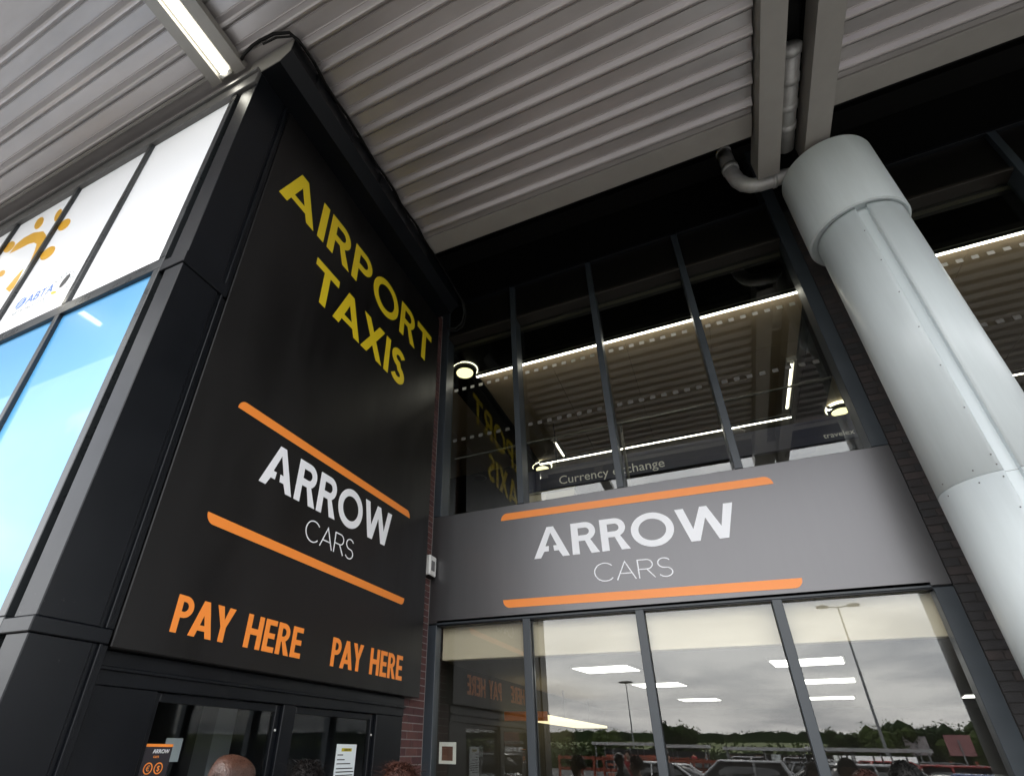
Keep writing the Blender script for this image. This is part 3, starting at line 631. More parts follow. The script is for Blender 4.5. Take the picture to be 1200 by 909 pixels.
for y, s in ((-3.275, '€'), (-3.205, '$')):
    flat('coin_ring', [[(y + a_, z_) for a_, z_ in arc(0, 1.675, .03, .03, 0, 360, 24)[:-1]], [(y + a_, z_) for a_, z_ in arc(0, 1.675, .024, .024, 0, 360, 24)[:-1]]], 'B', .0026, ORANGE, t, .001); small_text('coin_symbol', s, .04, (.003, y, 1.661), ROT_B, ORANGE, t, 'CENTER')
small_text('slogan', 'We accept', .034, (.003, -3.32, 1.615), ROT_B, WHITE, t)
t = thing('lobby_pillar', 'pale grey square pillar inside behind the left hand door', 'pillar', (-2.1, -.86, 0))
box('shaft', -2.25, -2.0, -1.0, -.72, .25, 2.499, mat('pillar_paint', (.5, .53, .55), .6), t); box('plinth', -2.27, -1.98, -1.02, -.70, .013, .2495, mat('plinth_grey', (.2, .2, .2), .6), t)
t = thing('pinned_sheet', 'pale sheet on a stand behind the left hand door', 'notice', (-.5, -2.9, 0))
box('sheet', -.505, -.5, -2.79, -2.65, 1.69, 1.835, PAPER, t, 0); tube('stand', [(-.515, -2.72, .013), (-.515, -2.72, 1.835)], .012, BLACKM, t, 8); lathe('foot', [(.16, 0), (.16, .012), (.02, .02)], (-.515, -2.72, .013), BLACKM, t, 20)
# white alarm sensor in the corner
t = thing('alarm_sensor', 'small white sensor box in the corner between the two signs', 'sensor', (.05, -.13, 3.6))
box('housing', .041, .13, -.2, -.03, 3.62, 3.87, PLASTIC, t, .012); box('lens', .1305, .137, -.165, -.085, 3.68, 3.80, mat('lens_grey', (.12, .12, .12), .3), t, .003); box('foot', .05, .12, -.19, -.04, 3.605, 3.6195, BLACKM, t, 0)

# ------------------------------------------------------------------ poster windows on the left
pw = thing('poster_window', 'row of windows covered with white and sky blue posters left of the corner', 'window', (-2, YC, 2))
PX = (-.165, -1.385, -2.64, -3.86, -5.08, -6.3, -7.5, -8.7)
WPRINT = mat('white_print', (.84, .85, .87), .35, coat=.35, coatr=.02, emit=(.95, .97, 1), estr=.09)  # faint glow added to lift the white, as if back-lit
m = bpy.data.materials.new('sky_photo_print'); m.use_nodes = True; tt = m.node_tree; pp = tt.nodes['Principled BSDF']; pp.inputs['Roughness'].default_value = .35; pp.inputs['Coat Weight'].default_value = .35; pp.inputs['Coat Roughness'].default_value = .02
gm = tt.nodes.new('ShaderNodeNewGeometry'); no = tt.nodes.new('ShaderNodeTexNoise'); no.inputs['Scale'].default_value = .62; no.inputs['Detail'].default_value = 5; no.inputs['Roughness'].default_value = .42
mp = tt.nodes.new('ShaderNodeMapping'); mp.inputs['Location'].default_value = (.35, 0, .1); tt.links.new(gm.outputs['Position'], mp.inputs[0]); tt.links.new(mp.outputs[0], no.inputs['Vector'])
sx = tt.nodes.new('ShaderNodeSeparateXYZ'); tt.links.new(gm.outputs['Position'], sx.inputs[0])
sb_ = tt.nodes.new('ShaderNodeMath'); sb_.operation = 'SUBTRACT'; sb_.inputs[1].default_value = 3.55; tt.links.new(sx.outputs['Z'], sb_.inputs[0]); ab_ = tt.nodes.new('ShaderNodeMath'); ab_.operation = 'ABSOLUTE'; tt.links.new(sb_.outputs[0], ab_.inputs[0])
mr = tt.nodes.new('ShaderNodeMapRange'); mr.inputs[1].default_value = .1; mr.inputs[2].default_value = .75; mr.inputs[3].default_value = .08; mr.inputs[4].default_value = -.22; tt.links.new(ab_.outputs[0], mr.inputs[0])
ad_ = tt.nodes.new('ShaderNodeMath'); ad_.operation = 'ADD'; tt.links.new(no.outputs[0], ad_.inputs[0]); tt.links.new(mr.outputs[0], ad_.inputs[1])
rr = tt.nodes.new('ShaderNodeValToRGB'); el = rr.color_ramp.elements; el[0].position = .30; el[0].color = (.062, .245, .46, 1); el[1].position = .62; el[1].color = (.30, .37, .44, 1); q = el.new(.48); q.color = (.09, .28, .47, 1)
tt.links.new(ad_.outputs[0], rr.inputs[0]); tt.links.new(rr.outputs[0], pp.inputs['Base Color']); tt.links.new(rr.outputs[0], pp.inputs['Emission Color']); pp.inputs['Emission Strength'].default_value = .10   # faint glow added to brighten the print, as if back-lit
SKYP = m
for i in range(len(PX) - 1):
    x1, x0 = PX[i], PX[i + 1] + .06
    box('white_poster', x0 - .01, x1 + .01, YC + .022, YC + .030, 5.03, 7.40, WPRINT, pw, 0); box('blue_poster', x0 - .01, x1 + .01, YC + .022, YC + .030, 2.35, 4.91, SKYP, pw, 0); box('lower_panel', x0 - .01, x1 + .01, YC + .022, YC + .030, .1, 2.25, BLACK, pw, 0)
PF = mat('window_frame_black', (.018, .021, .023), .3, noise=.2, nscale=6)
for i, x in enumerate(PX):
    w_ = .06
    for z0, z1 in ((.1, 2.249), (2.351, 4.909), (5.031, 7.399)): box('mullion', x, x + (w_ if i else .072), YC - .012, YC + .1, z0, z1, PF, pw, .004)
for z0, z1 in ((2.25, 2.35), (4.91, 5.03), (0, .1)): box('transom', PX[-1], PX[0] + .072, YC - .010, YC + .1, z0, z1, PF, pw, .004)
box('head', PX[-1], .159, YC - .03, YC + .1, 7.40, 7.58, mat('grey_head_frame', (.10, .098, .095), .4, noise=.15, nscale=8), pw, .006); box('head_top', PX[-1], .158, YC - .055, YC + .1, 7.581, 7.63, MATS['grey_head_frame'], pw, .004)
kind(box('poster_wall_core', -12, -.21, YC + .101, YC + .2, 0.02, 8, BLACKM), 'structure')
for i in range(1): box('soffit_angle', -9, -.06, YC - .13, YC - .10, H - .085, H - .055, STEEL, pw, .003)
# printed logo, club marks and seal on the white posters
SUNC = mat('print_amber', (.80, .42, .015), .4); PB = YC + .0218
def onp(lp): return [(x + (x - 3.22) / 1.55 * .022, z + (z - 1.815) / 1.55 * .022) for x, z in lp]   # carry measured outlines back to the glazed plane
sunl = [[(-3.44, 6.68), (-3.43, 6.83), (-3.32, 6.89), (-3.12, 6.88), (-2.86, 6.77), (-2.72, 6.64), (-2.64, 6.53), (-2.61, 6.41), (-2.6, 6.25), (-2.64, 6.14), (-2.65, 6.09), (-2.7, 6.25), (-2.75, 6.4), (-2.81, 6.53), (-2.92, 6.61), (-3.05, 6.65), (-3.21, 6.66), (-3.34, 6.67)], [(-2.87, 5.86), (-2.78, 6.09), (-2.73, 6.1), (-2.7, 5.91), (-2.69, 5.8), (-2.73, 5.76)]]
def oval(cx, cz, a, b, an):
    an = R_(an); return [(cx + a * math.cos(t) * math.cos(an) - b * math.sin(t) * math.sin(an), cz + a * math.cos(t) * math.sin(an) + b * math.sin(t) * math.cos(an)) for t in [2 * math.pi * i / 18 for i in range(18)]]
sunl += [oval(-3.145, 7.065, .17, .075, 128), oval(-2.725, 6.98, .15, .06, 118), oval(-2.39, 6.635, .15, .085, 140), oval(-2.365, 6.17, .15, .095, 148), oval(-3.595, 6.87, .17, .085, 142), oval(-3.275, 6.275, .1, .045, 145)]
for lp in sunl: flat('sun_logo', [onp(lp)], 'C', PB, SUNC, pw, .002)
LBL = mat('print_blue', (.06, .18, .55), .5); LGR = mat('print_grey', (.42, .44, .46), .5)
flat('ball_logo', [oval(-2.35, 5.47, .075, .075, 0)], 'C', PB, LBL, pw, .002)
for i in range(3): flat('ball_stripe', [oval(-2.35, 5.43 + i * .04, .055, .007, 20)], 'C', PB - .002, WPRINT, pw, .001)
small_text('lettering', 'ABTA', .17, (-2.25, PB - .002, 5.41), ROT_A, LBL, pw); small_text('lettering', 'ABTA No.V1337', .075, (-2.41, PB - .002, 5.31), ROT_A, LGR, pw)
for r0, r1 in ((.20, .19), (.15, .142)): flat('seal_ring', [oval(-1.72, 5.42, r0, r0, 0), oval(-1.72, 5.42, r1, r1, 0)], 'C', PB, LGR, pw, .002)
flat('seal_mark', [oval(-1.67, 5.48, .05, .085, -15)], 'C', PB, INK, pw, .002); flat('seal_mark', [oval(-1.77, 5.37, .06, .02, -20)], 'C', PB, SUNC, pw, .002)
for i in range(16):
    a = i * math.pi / 8; flat('seal_letter', [oval(-1.72 + .17 * math.cos(a), 5.42 + .17 * math.sin(a), .012, .007, math.degrees(a))], 'C', PB, LGR, pw, .002)
# ------------------------------------------------------------------ car park and country behind the photographer (seen mirrored in the glass)
def V(dirx, diry, D, z=0.):      # direction seen in the glass -> where the thing itself stands
    return Vector((3.22 + dirx * D, .132 - (-5.814 + diry * D), z))
LEAFM = [mat('leaf_%d' % i, c, .85, noise=.3, nscale=1.5, spec=.15) for i, c in enumerate(((.035, .055, .016), (.055, .08, .02), (.025, .045, .016)))]
BARK = mat('bark', (.07, .055, .04), .9, noise=.3, nscale=6)
def tree(label, loc, h, rad, seed, mi=0, conif=False):
    rnd = random.Random(seed)
    t = thing('tree', label, 'tree', loc, 'trees beyond the car park')
    bm = bmesh.new(); bm_tube(bm, [(0, 0, -.1), (.1, .05, h * .3), (.05, .1, h * .62), (0, .05, h * .92)], [h * .035, h * .026, h * .016, h * .004], 8)
    tips = []
    for i in range(11):
        z = h * rnd.uniform(.28, .8); a = rnd.uniform(0, 6.28); r = rad * rnd.uniform(.5, .85) * (1 - .45 * z / h); q = Vector((math.cos(a) * r, math.sin(a) * r, z + r * rnd.uniform(.3, .8)))
        bm_tube(bm, [(0.05, .05, z), q * .5 + Vector((0, 0, z * .5)), q], [h * .012, h * .008, h * .003], 5); tips.append(q)
    me = bpy.data.meshes.new('trunk'); bm.to_mesh(me); bm.free(); link('trunk', me, BARK, t)
    verts, faces = [], []
    cl = [(q, rad * rnd.uniform(.28, .45)) for q in tips] + [(Vector((rnd.gauss(0, rad * .35), rnd.gauss(0, rad * .35), h * rnd.uniform(.4, .93))), rad * rnd.uniform(.25, .42)) for _ in range(12)]
    for c, r in cl:
        for _ in range(210):
            d = Vector((rnd.gauss(0, 1), rnd.gauss(0, 1), rnd.gauss(0, .8))).normalized() * r * rnd.uniform(.35, 1.05); p = c + d
            if conif: p.x *= max(.15, 1.2 - p.z / h); p.y *= max(.15, 1.2 - p.z / h)
            s = rnd.uniform(.10, .22) * h / 6.5; u = Vector((rnd.gauss(0, 1), rnd.gauss(0, 1), rnd.gauss(0, .6))).normalized(); v = u.cross(Vector((rnd.gauss(0, 1), rnd.gauss(0, 1), rnd.gauss(0, 1)))).normalized()
            n = len(verts); verts += [p - u * s, p + v * s * .6, p + u * s, p - v * s * .6]; faces.append((n, n + 1, n + 2, n + 3))
    ico = ((0, 0, 1), (.89, 0, .45), (.28, .85, .45), (-.72, .53, .45), (-.72, -.53, .45), (.28, -.85, .45), (.72, .53, -.45), (-.28, .85, -.45), (-.89, 0, -.45), (-.28, -.85, -.45), (.72, -.53, -.45), (0, 0, -1))
    for c, r in cl:      # solid core of each leaf cluster, closing sky gaps
        n = len(verts)
        for q in ico:
            w_ = Vector(q) * r * rnd.uniform(.55, .85) + c
            if conif: w_.x *= max(.15, 1.2 - w_.z / h); w_.y *= max(.15, 1.2 - w_.z / h)
            verts.append(w_)
        faces += [tuple(n + i for i in f) for f in ((0, 1, 2), (0, 2, 3), (0, 3, 4), (0, 4, 5), (0, 5, 1), (1, 6, 2), (2, 7, 3), (3, 8, 4), (4, 9, 5), (5, 10, 1), (6, 7, 2), (7, 8, 3), (8, 9, 4), (9, 10, 5), (10, 6, 1), (11, 7, 6), (11, 8, 7), (11, 9, 8), (11, 10, 9), (11, 6, 10))]
    me = bpy.data.meshes.new('crown'); me.from_pydata(verts, [], faces); link('crown', me, LEAFM[mi], t)
trees = [(-.111, .994, 62, 4.9, 2.2, 2, True, 'tall dark tree mirrored in the third lower pane, left of its twin'), (-.090, .995, 64, 4.9, 2.4, 0, False, 'bushy dark tree mirrored in the third lower pane'), (.22, .975, 60, 4.7, 2.6, 2, False, 'tall tree mirrored at the middle of the fourth lower pane'), (.119, .993, 58, 4.2, 2.0, 0, False, 'small tree mirrored just right of the third mullion'), (.17, .986, 56, 4.2, 2.6, 1, False, 'round tree mirrored behind the tall lamp post'), (.195, .981, 60, 4.1, 2.7, 2, False, 'dense tree mirrored right of the tall lamp post'), (.236, .972, 62, 4.5, 2.8, 0, False, 'dense tree mirrored near the right end of the lower glazing'), (.25, .967, 58, 3.8, 2.5, 1, False, 'low tree mirrored near the right end of the lower glazing'), (.145, .99, 60, 3.7, 2.4, 1, False, 'low green tree mirrored in the fourth lower pane'), (-.2, .98, 75, 4.2, 2.5, 1, False, 'green tree mirrored at the left edge of the reflected sky')]
for i, (dx_, dy_, D, h_, r_, mi, cf, lb) in enumerate(trees): p = V(dx_, dy_, D); tree(lb, (p.x, p.y, -.12), h_ * .8, r_, 100 + i, mi, cf)
# hedge and far woods: uncountable greenery
def foliage(name, label, spots, size, mi, seed):
    rnd = random.Random(seed); verts, faces = [], []
    for (x, y, z0, hh, rr_, n_) in spots:
        for _ in range(n_):
            p = Vector((x + rnd.gauss(0, rr_), y + rnd.gauss(0, rr_), z0 + hh * (1 - rnd.random() ** 1.6 * .98) * rnd.uniform(.55, 1.0))); s = size * rnd.uniform(.6, 1.3)
            u = Vector((rnd.gauss(0, 1), rnd.gauss(0, 1), rnd.gauss(0, .6))).normalized(); v = u.cross(Vector((rnd.gauss(0, 1), rnd.gauss(0, 1), rnd.gauss(0, 1)))).normalized()
            n = len(verts); verts += [p - u * s, p + v * s * .7, p + u * s, p - v * s * .7]; faces.append((n, n + 1, n + 2, n + 3))
    me = bpy.data.meshes.new(name); me.from_pydata(verts, [], faces); o = link(name, me, LEAFM[mi]); tag(o, label, 'foliage'); return kind(o, 'stuff')
rnd = random.Random(5)
sp = [(x + rnd.uniform(-1, 1), -57 - rnd.uniform(0, 5) - .06 * abs(x), -.1, 2.0 + rnd.uniform(-.3, .4) + .3 * math.sin(x * .21), 1.0, 260) for x in [-60 + i * 1.7 for i in range(75)]]
foliage('hedge', 'long dark green hedge along the far side of the car park', sp, .22, 0, 11)
bm = bmesh.new(); prev = None
for i in range(130):
    x = -62 + i; y = -59.5 - .06 * abs(x); hh = 1.55 + .25 * math.sin(x * .21) + rnd.uniform(-.15, .15); w_ = 1.1 + rnd.uniform(-.2, .2)
    ring = [bm.verts.new(q) for q in ((x, y + w_, -.15), (x, y + w_ * .9, hh * .6), (x, y + w_ * .4, hh), (x, y - w_ * .4, hh), (x, y - w_, -.15))]
    if prev:
        for k in range(4): bm.faces.new((prev[k], prev[k + 1], ring[k + 1], ring[k]))
    prev = ring
hc = fin(bm, 'hedge_thicket', LEAFM[2], None); tag(hc, 'dense dark inside of the hedge beyond the car park', 'foliage'); kind(hc, 'stuff')
sp = []
for i in range(190):
    x = -330 + i * 3.6; y = -430 - 35 * math.sin(x * .012) - rnd.uniform(0, 12); sp.append((x, y, land(x, y) - .5, 6.2 + 1.6 * rnd.random() * (1 + math.sin(x * .05)), 2.2, 60))
bm = bmesh.new(); prev = None
for (x, y, z0, hh, _r, _n) in sp:
    top = z0 + hh * rnd.uniform(.72, .9); ring = [bm.verts.new(q) for q in ((x, y + 5, z0 - 1), (x, y + 2.5, top), (x, y - 3, top * 1.01), (x, y - 6, z0 - 1))]
    if prev:
        for k in range(3): bm.faces.new((prev[k], prev[k + 1], ring[k + 1], ring[k]))
    prev = ring
hc = fin(bm, 'wood_thicket', LEAFM[2], None); tag(hc, 'dense inside of the woodland on the horizon', 'foliage'); kind(hc, 'stuff')
foliage('far_wood', 'dark line of woodland along the horizon', sp, .6, 2, 12)
sp = []
for i in range(70):
    x = -170 + i * 5; y = -170 - rnd.uniform(0, 60); sp.append((x, y, land(x, y) - .3, 2.6 + rnd.random() * 2.2, 1.8, 70))
foliage('field_hedges', 'field hedges between the car park and the far woodland', sp, .5, 1, 13)
# lamp posts
POLE = mat('galvanised_pole', (.30, .31, .32), .45, metal=.4)
def lamp_post(label, p, h, style):
    t = thing('lamp_post', label, 'lamp post', (p.x, p.y, -.1), 'car park lamp posts')
    def T(n, pts, r, m): bm = bmesh.new(); bm_tube(bm, pts, r, 10); me = bpy.data.meshes.new(n); bmesh.ops.recalc_face_normals(bm, faces=bm.faces); bm.to_mesh(me); bm.free(); return link(n, me, m, t)
    T('base', [(0, 0, 0), (0, 0, 1.2)], .11, POLE); T('pole', [(0, 0, 1.2), (0, 0, h)], [.085, .05], POLE)
    if style == 0:
        T('lamp_head', [(0, 0, h - .02), (0, 0, h + .06), (0, 0, h + .16)], [.75, .8, .3], mat('lamp_head_grey', (.2, .2, .2), .5)); T('lens', [(0, 0, h - .06), (0, 0, h - .021)], .5, PLASTIC)
    else:
        for s in (-1, 1): T('arm', [(0, 0, h - .05), (s * .5, 0, h + .02)], .035, POLE); T('lamp_head', [(s * .5, 0, h + .02), (s * .8, 0, h + .05), (s * 1.15, 0, h + .04)], [.07, .13, .09], MATS['lamp_head_grey'])
lamp_post('distant lamp post with disc head mirrored in the third lower pane', V(-.160, .987, 66), 8.1, 0)
lamp_post('tall lamp post mirrored in the fourth lower pane', V(.162, .987, 41), 9.85, 1)
lamp_post('lamp post with short arms mirrored beside the right end post', V(.278, .961, 60), 8.4, 1)
# parked cars
def car_proto(kindc):
    t = thing('parked_car', '', 'car', (0, 0, 0), 'parked cars mirrored in the glass')
    L, Wd = (4.3, 1.76)
    hgt = {'hatch': 1.48, 'saloon': 1.43, 'suv': 1.68}[kindc]; b = .28; bel = .92 if kindc != 'suv' else 1.02
    prof = {'hatch': [(-2.1, b), (-2.15, .55), (-2.12, .95), (-2.0, bel + .02), (1.0, bel), (1.9, .82), (2.1, .68), (2.15, .45), (2.1, b)], 'saloon': [(-2.2, b), (-2.25, .55), (-2.22, .92), (-1.5, bel + .03), (.95, bel), (2.0, .80), (2.2, .66), (2.25, .45), (2.2, b)], 'suv': [(-2.15, b + .06), (-2.2, .6), (-2.18, 1.05), (-2.05, bel + .03), (1.0, bel), (1.95, .95), (2.15, .8), (2.2, .5), (2.15, b + .06)]}[kindc]
    bm = bmesh.new(); rows = []
    for y, inset in ((-Wd / 2, .05), (-Wd / 2 * .96, 0), (Wd / 2 * .96, 0), (Wd / 2, .05)):
        rows.append([bm.verts.new((x * (1 - inset * .35), y * (1.0 if inset == 0 else .985), z + (inset * .5 if z < .4 else -inset * .6 if z > .8 else 0))) for x, z in prof])
    for q, s in zip(rows, rows[1:]):
        for i in range(len(prof)): j = (i + 1) % len(prof); bm.faces.new((q[i], q[j], s[j], s[i]))
    bm.faces.new(rows[0][::-1]); bm.faces.new(rows[-1]); bmesh.ops.recalc_face_normals(bm, faces=bm.faces); bmesh.ops.bevel(bm, geom=bm.edges[:], offset=.03, segments=2, affect='EDGES')
    for f in bm.faces: f.smooth = True
    me = bpy.data.meshes.new('body'); bm.to_mesh(me); bm.free(); body = link('body', me, None, t)
    x0, x1, x2, x3 = {'hatch': (-2.0, -1.6, .15, 1.0), 'saloon': (-1.55, -.85, .25, 1.0), 'suv': (-2.05, -1.75, .2, 1.0)}[kindc]
    def frust(n, zb, zt, e0, e1, m, grow):
        bm = bmesh.new(); g_ = grow; k = (zt - bel) / (hgt - bel); kb = (zb - bel) / (hgt - bel)
        def ring(kk, z): xa = x0 + (x1 - x0) * kk - g_; xb = x3 + (x2 - x3) * kk + g_; yy = Wd / 2 * .95 - .17 * kk + g_; return [bm.verts.new(c) for c in ((xa, -yy, z), (xb, -yy, z), (xb, yy, z), (xa, yy, z))]
        lo, hi = ring(kb, zb), ring(k, zt)
        for i in range(4): bm.faces.new((lo[i], lo[(i + 1) % 4], hi[(i + 1) % 4], hi[i]))
        bm.faces.new(lo[::-1]); bm.faces.new(hi); bmesh.ops.recalc_face_normals(bm, faces=bm.faces); bmesh.ops.bevel(bm, geom=bm.edges[:], offset=.03 if zt - zb < .1 else .09, segments=3, affect='EDGES')
        for f in bm.faces: f.smooth = True
        me = bpy.data.meshes.new(n); bm.to_mesh(me); bm.free(); return link(n, me, m, t)
    frust('window', bel - .03, hgt - .05, 0, 0, CARGLASS, 0.); frust('roof', hgt - .075, hgt, 0, 0, None, .012)
    def bars(n, pts, r, m):
        bm = bmesh.new(); bm_tube(bm, pts, r, 6); me = bpy.data.meshes.new(n); bm.to_mesh(me); bm.free(); return link(n, me, m, t)
    for s in (-1, 1):
        yb, yt = s * (Wd / 2 * .95 + .005), s * (Wd / 2 * .95 - .165)
        bars('pillar', [(x3, yb, bel - .02), (x2, yt, hgt - .04)], .035, None); bars('pillar', [(x0, yb, bel - .02), (x1, yt, hgt - .04)], .06, None); bars('pillar', [((x1 + x2) / 2 - .1, yb, bel - .02), ((x1 + x2) / 2 - .1, yt, hgt - .04)], .04, None)
        bars('mirror', [(x3 - .25, yb, bel + .08), (x3 - .22, yb + s * .16, bel + .1)], .07, None)
        for x, n in ((2.1, 'headlight'), (-2.13, 'tail_light')):
            me = bpy.data.meshes.new(n); bm = bmesh.new(); bm_box(bm, x - .08, x + .06, s * .6 - .17, s * .6 + .17, .66, .82 if n == 'headlight' else .98); bmesh.ops.bevel(bm, geom=bm.edges[:], offset=.03, segments=1, affect='EDGES'); bm.to_mesh(me); bm.free(); link(n, me, PLASTIC if n == 'headlight' else mat('tail_red', (.4, .01, .01), .3), t)
        for x in (-1.32, 1.33):
            bm = bmesh.new(); bm_tube(bm, [(x, s * .66, .32), (x, s * .70, .32), (x, s * .86, .32), (x, s * .885, .32)], [.29, .32, .32, .29], 22); me = bpy.data.meshes.new('tyre'); bm.to_mesh(me); bm.free(); w = link('wheel', me, mat('tyre_rubber', (.015, .015, .015), .8), t)
            bm = bmesh.new(); bm_tube(bm, [(x, s * .87, .32), (x, s * .895, .32)], [.2, .17], 16); me = bpy.data.meshes.new('rim'); bm.to_mesh(me); bm.free(); link('rim', me, GALV, w)
    return t
PAINT = {n: mat('car_paint_' + n, c, .25, coat=.8, metal=mt) for n, c, mt in (('white', (.75, .75, .75), 0), ('silver', (.5, .51, .52), .5), ('black', (.015, .015, .017), 0), ('grey', (.13, .14, .15), .3), ('red', (.35, .02, .02), 0), ('blue', (.04, .10, .3), .2))}
protos = {}
def car(kindc, colr, label, p, rz):
    if kindc not in protos: protos[kindc] = car_proto(kindc); protos[kindc]['used'] = 0
    pr = protos[kindc]
    t = pr if not pr['used'] else copy_tree(pr)
    if pr is t: pr['used'] = 1
    t['label'] = label; t.location = (p[0], p[1], -.1); t.rotation_euler = (0, 0, rz)
    for ch in t.children:
        if ch.name.split('.')[0] in ('body', 'roof', 'pillar', 'mirror'):
            if not len(ch.data.materials): ch.data.materials.append(PAINT[colr])
            ch.material_slots[0].link = 'OBJECT'; ch.material_slots[0].material = PAINT[colr]
cars = [(-.034, .999, 24, 'suv', 'silver', 'silver estate car mirrored at the middle of the third lower pane'), (-.10, .995, 27, 'hatch', 'white', 'white hatchback mirrored left in the third lower pane'), (.025, .9997, 30, 'saloon', 'silver', 'silver saloon mirrored left of the third mullion'), (.075, .997, 26, 'hatch', 'black', 'black hatchback mirrored right of the third mullion'), (.125, .992, 29, 'hatch', 'grey', 'grey hatchback mirrored in the fourth lower pane'), (.165, .986, 24, 'suv', 'silver', 'silver tall car mirrored behind the dark haired person'), (.215, .977, 25, 'saloon', 'white', 'white saloon mirrored in the fourth lower pane'), (.255, .967, 28, 'suv', 'red', 'dark red tall car mirrored beside the right end post'), (.235, .972, 36, 'hatch', 'black', 'black hatchback in the second row mirrored at right'), (.19, .982, 40, 'suv', 'grey', 'grey tall car in the second row'), (-.07, .9975, 38, 'hatch', 'red', 'red hatchback in the second row'), (.05, .9987, 40, 'hatch', 'blue', 'blue hatchback in the second row'), (-.14, .99, 42, 'saloon', 'grey', 'grey saloon in the second row at left'), (.285, .958, 25, 'hatch', 'blue', 'blue hatchback at the right end of the first row')]
for i, (dx_, dy_, D, kc, cl_, lb) in enumerate(cars): car(kc, cl_, lb, V(dx_, dy_, D), R_(18 * math.sin(i * 2.1) + (0 if i % 3 else 180)))
# trolley shelters
def shelter(label, p, w_, d_, h_, roofm, rz=0):
    t = thing('trolley_shelter', label, 'shelter', (p.x, p.y, -.1), 'trolley shelters', rz)
    def bx_(n, *a): bm = bmesh.new(); bm_box(bm, *a[:6]); me = bpy.data.meshes.new(n); bmesh.ops.recalc_face_normals(bm, faces=bm.faces); bm.to_mesh(me); bm.free(); return link(n, me, a[6], t)
    for x in (-w_ / 2, -w_ / 6, w_ / 6, w_ / 2):
        for y in (-d_ / 2, d_ / 2): bx_('post', x - .03, x + .03, y - .03, y + .03, 0, h_, POLE)
    bx_('roof', -w_ / 2 - .15, w_ / 2 + .15, -d_ / 2 - .15, d_ / 2 + .15, h_ + .001, h_ + .14, roofm)
    sg_ = glass('shelter_glass', (.75, .78, .78), 1.45)
    for y in (-d_ / 2,): bx_('glass_wall', -w_ / 2 + .031, w_ / 2 - .031, y - .005, y + .005, .2, h_ - .15, sg_)
    for x in (-w_ / 2, w_ / 2): bx_('rail', x - .02, x + .02, -d_ / 2 + .031, d_ / 2 - .031, .9, .95, POLE)
SHW = mat('shelter_white', (.6, .6, .6), .5)
shelter('white roofed trolley shelter mirrored in the second lower pane', V(-.135, .99, 33), 5.2, 2.2, 2.05, SHW); shelter('white roofed trolley shelter mirrored left of the third mullion', V(.045, .999, 34), 5.0, 2.2, 2.0, SHW); shelter('white roofed trolley shelter mirrored under the tall lamp post', V(.14, .99, 33), 4.0, 2.2, 2.05, SHW)
# orange barriers
ORB = mat('barrier_orange', (.32, .075, .04), .55)
for i, (dx_, dy_, D, lb) in enumerate(((-.225, .974, 30, 'orange railing mirrored left of the second mullion, left end'), (-.17, .985, 29, 'orange railing mirrored beside the white shelter'), (-.095, .995, 31, 'orange railing mirrored right of the second mullion'), (.26, .965, 42, 'orange railing mirrored by the right end post'), (.31, .95, 42, 'orange railing at the far right of the car park'))):
    p = V(dx_, dy_, D); t = thing('barrier_railing', lb, 'railing', (p.x, p.y, -.1), 'orange barrier railings')
    def bx_(n, *a): bm = bmesh.new(); bm_box(bm, *a[:6]); me = bpy.data.meshes.new(n); bmesh.ops.recalc_face_normals(bm, faces=bm.faces); bm.to_mesh(me); bm.free(); return link(n, me, ORB, t)
    for x in (-1.6, -.53, .53, 1.6): bx_('post', x - .05, x + .05, -.05, .05, 0, 1.75 if i > 2 else 1.6)
    for z in (.5, 1.0, 1.45): bx_('rail', -1.6, 1.6, -.052, -.02, z, z + .12)
for dx_, dy_, D, col_, lb in ((.2387, .971, 52, (.45, .2, .2), 'pinkish square sign board mirrored near the right end post'), (.196, .981, 56, (.5, .45, .46), 'pale square sign board mirrored in the fourth lower pane')):
    p = V(dx_, dy_, D); t = thing('sign_board', lb, 'sign', (p.x, p.y, -.1), 'car park sign boards')
    for n, a, m_ in (('board', (-.7, .7, -.03, .03, 2.0, 3.2), mat('board_%d' % int(D), col_, .5)), ('post', (-.04, .04, .031, .1, 0, 2.9), POLE)): bm = bmesh.new(); bm_box(bm, *a); me = bpy.data.meshes.new(n); bmesh.ops.recalc_face_normals(bm, faces=bm.faces); bm.to_mesh(me); bm.free(); link(n, me, m_, t)

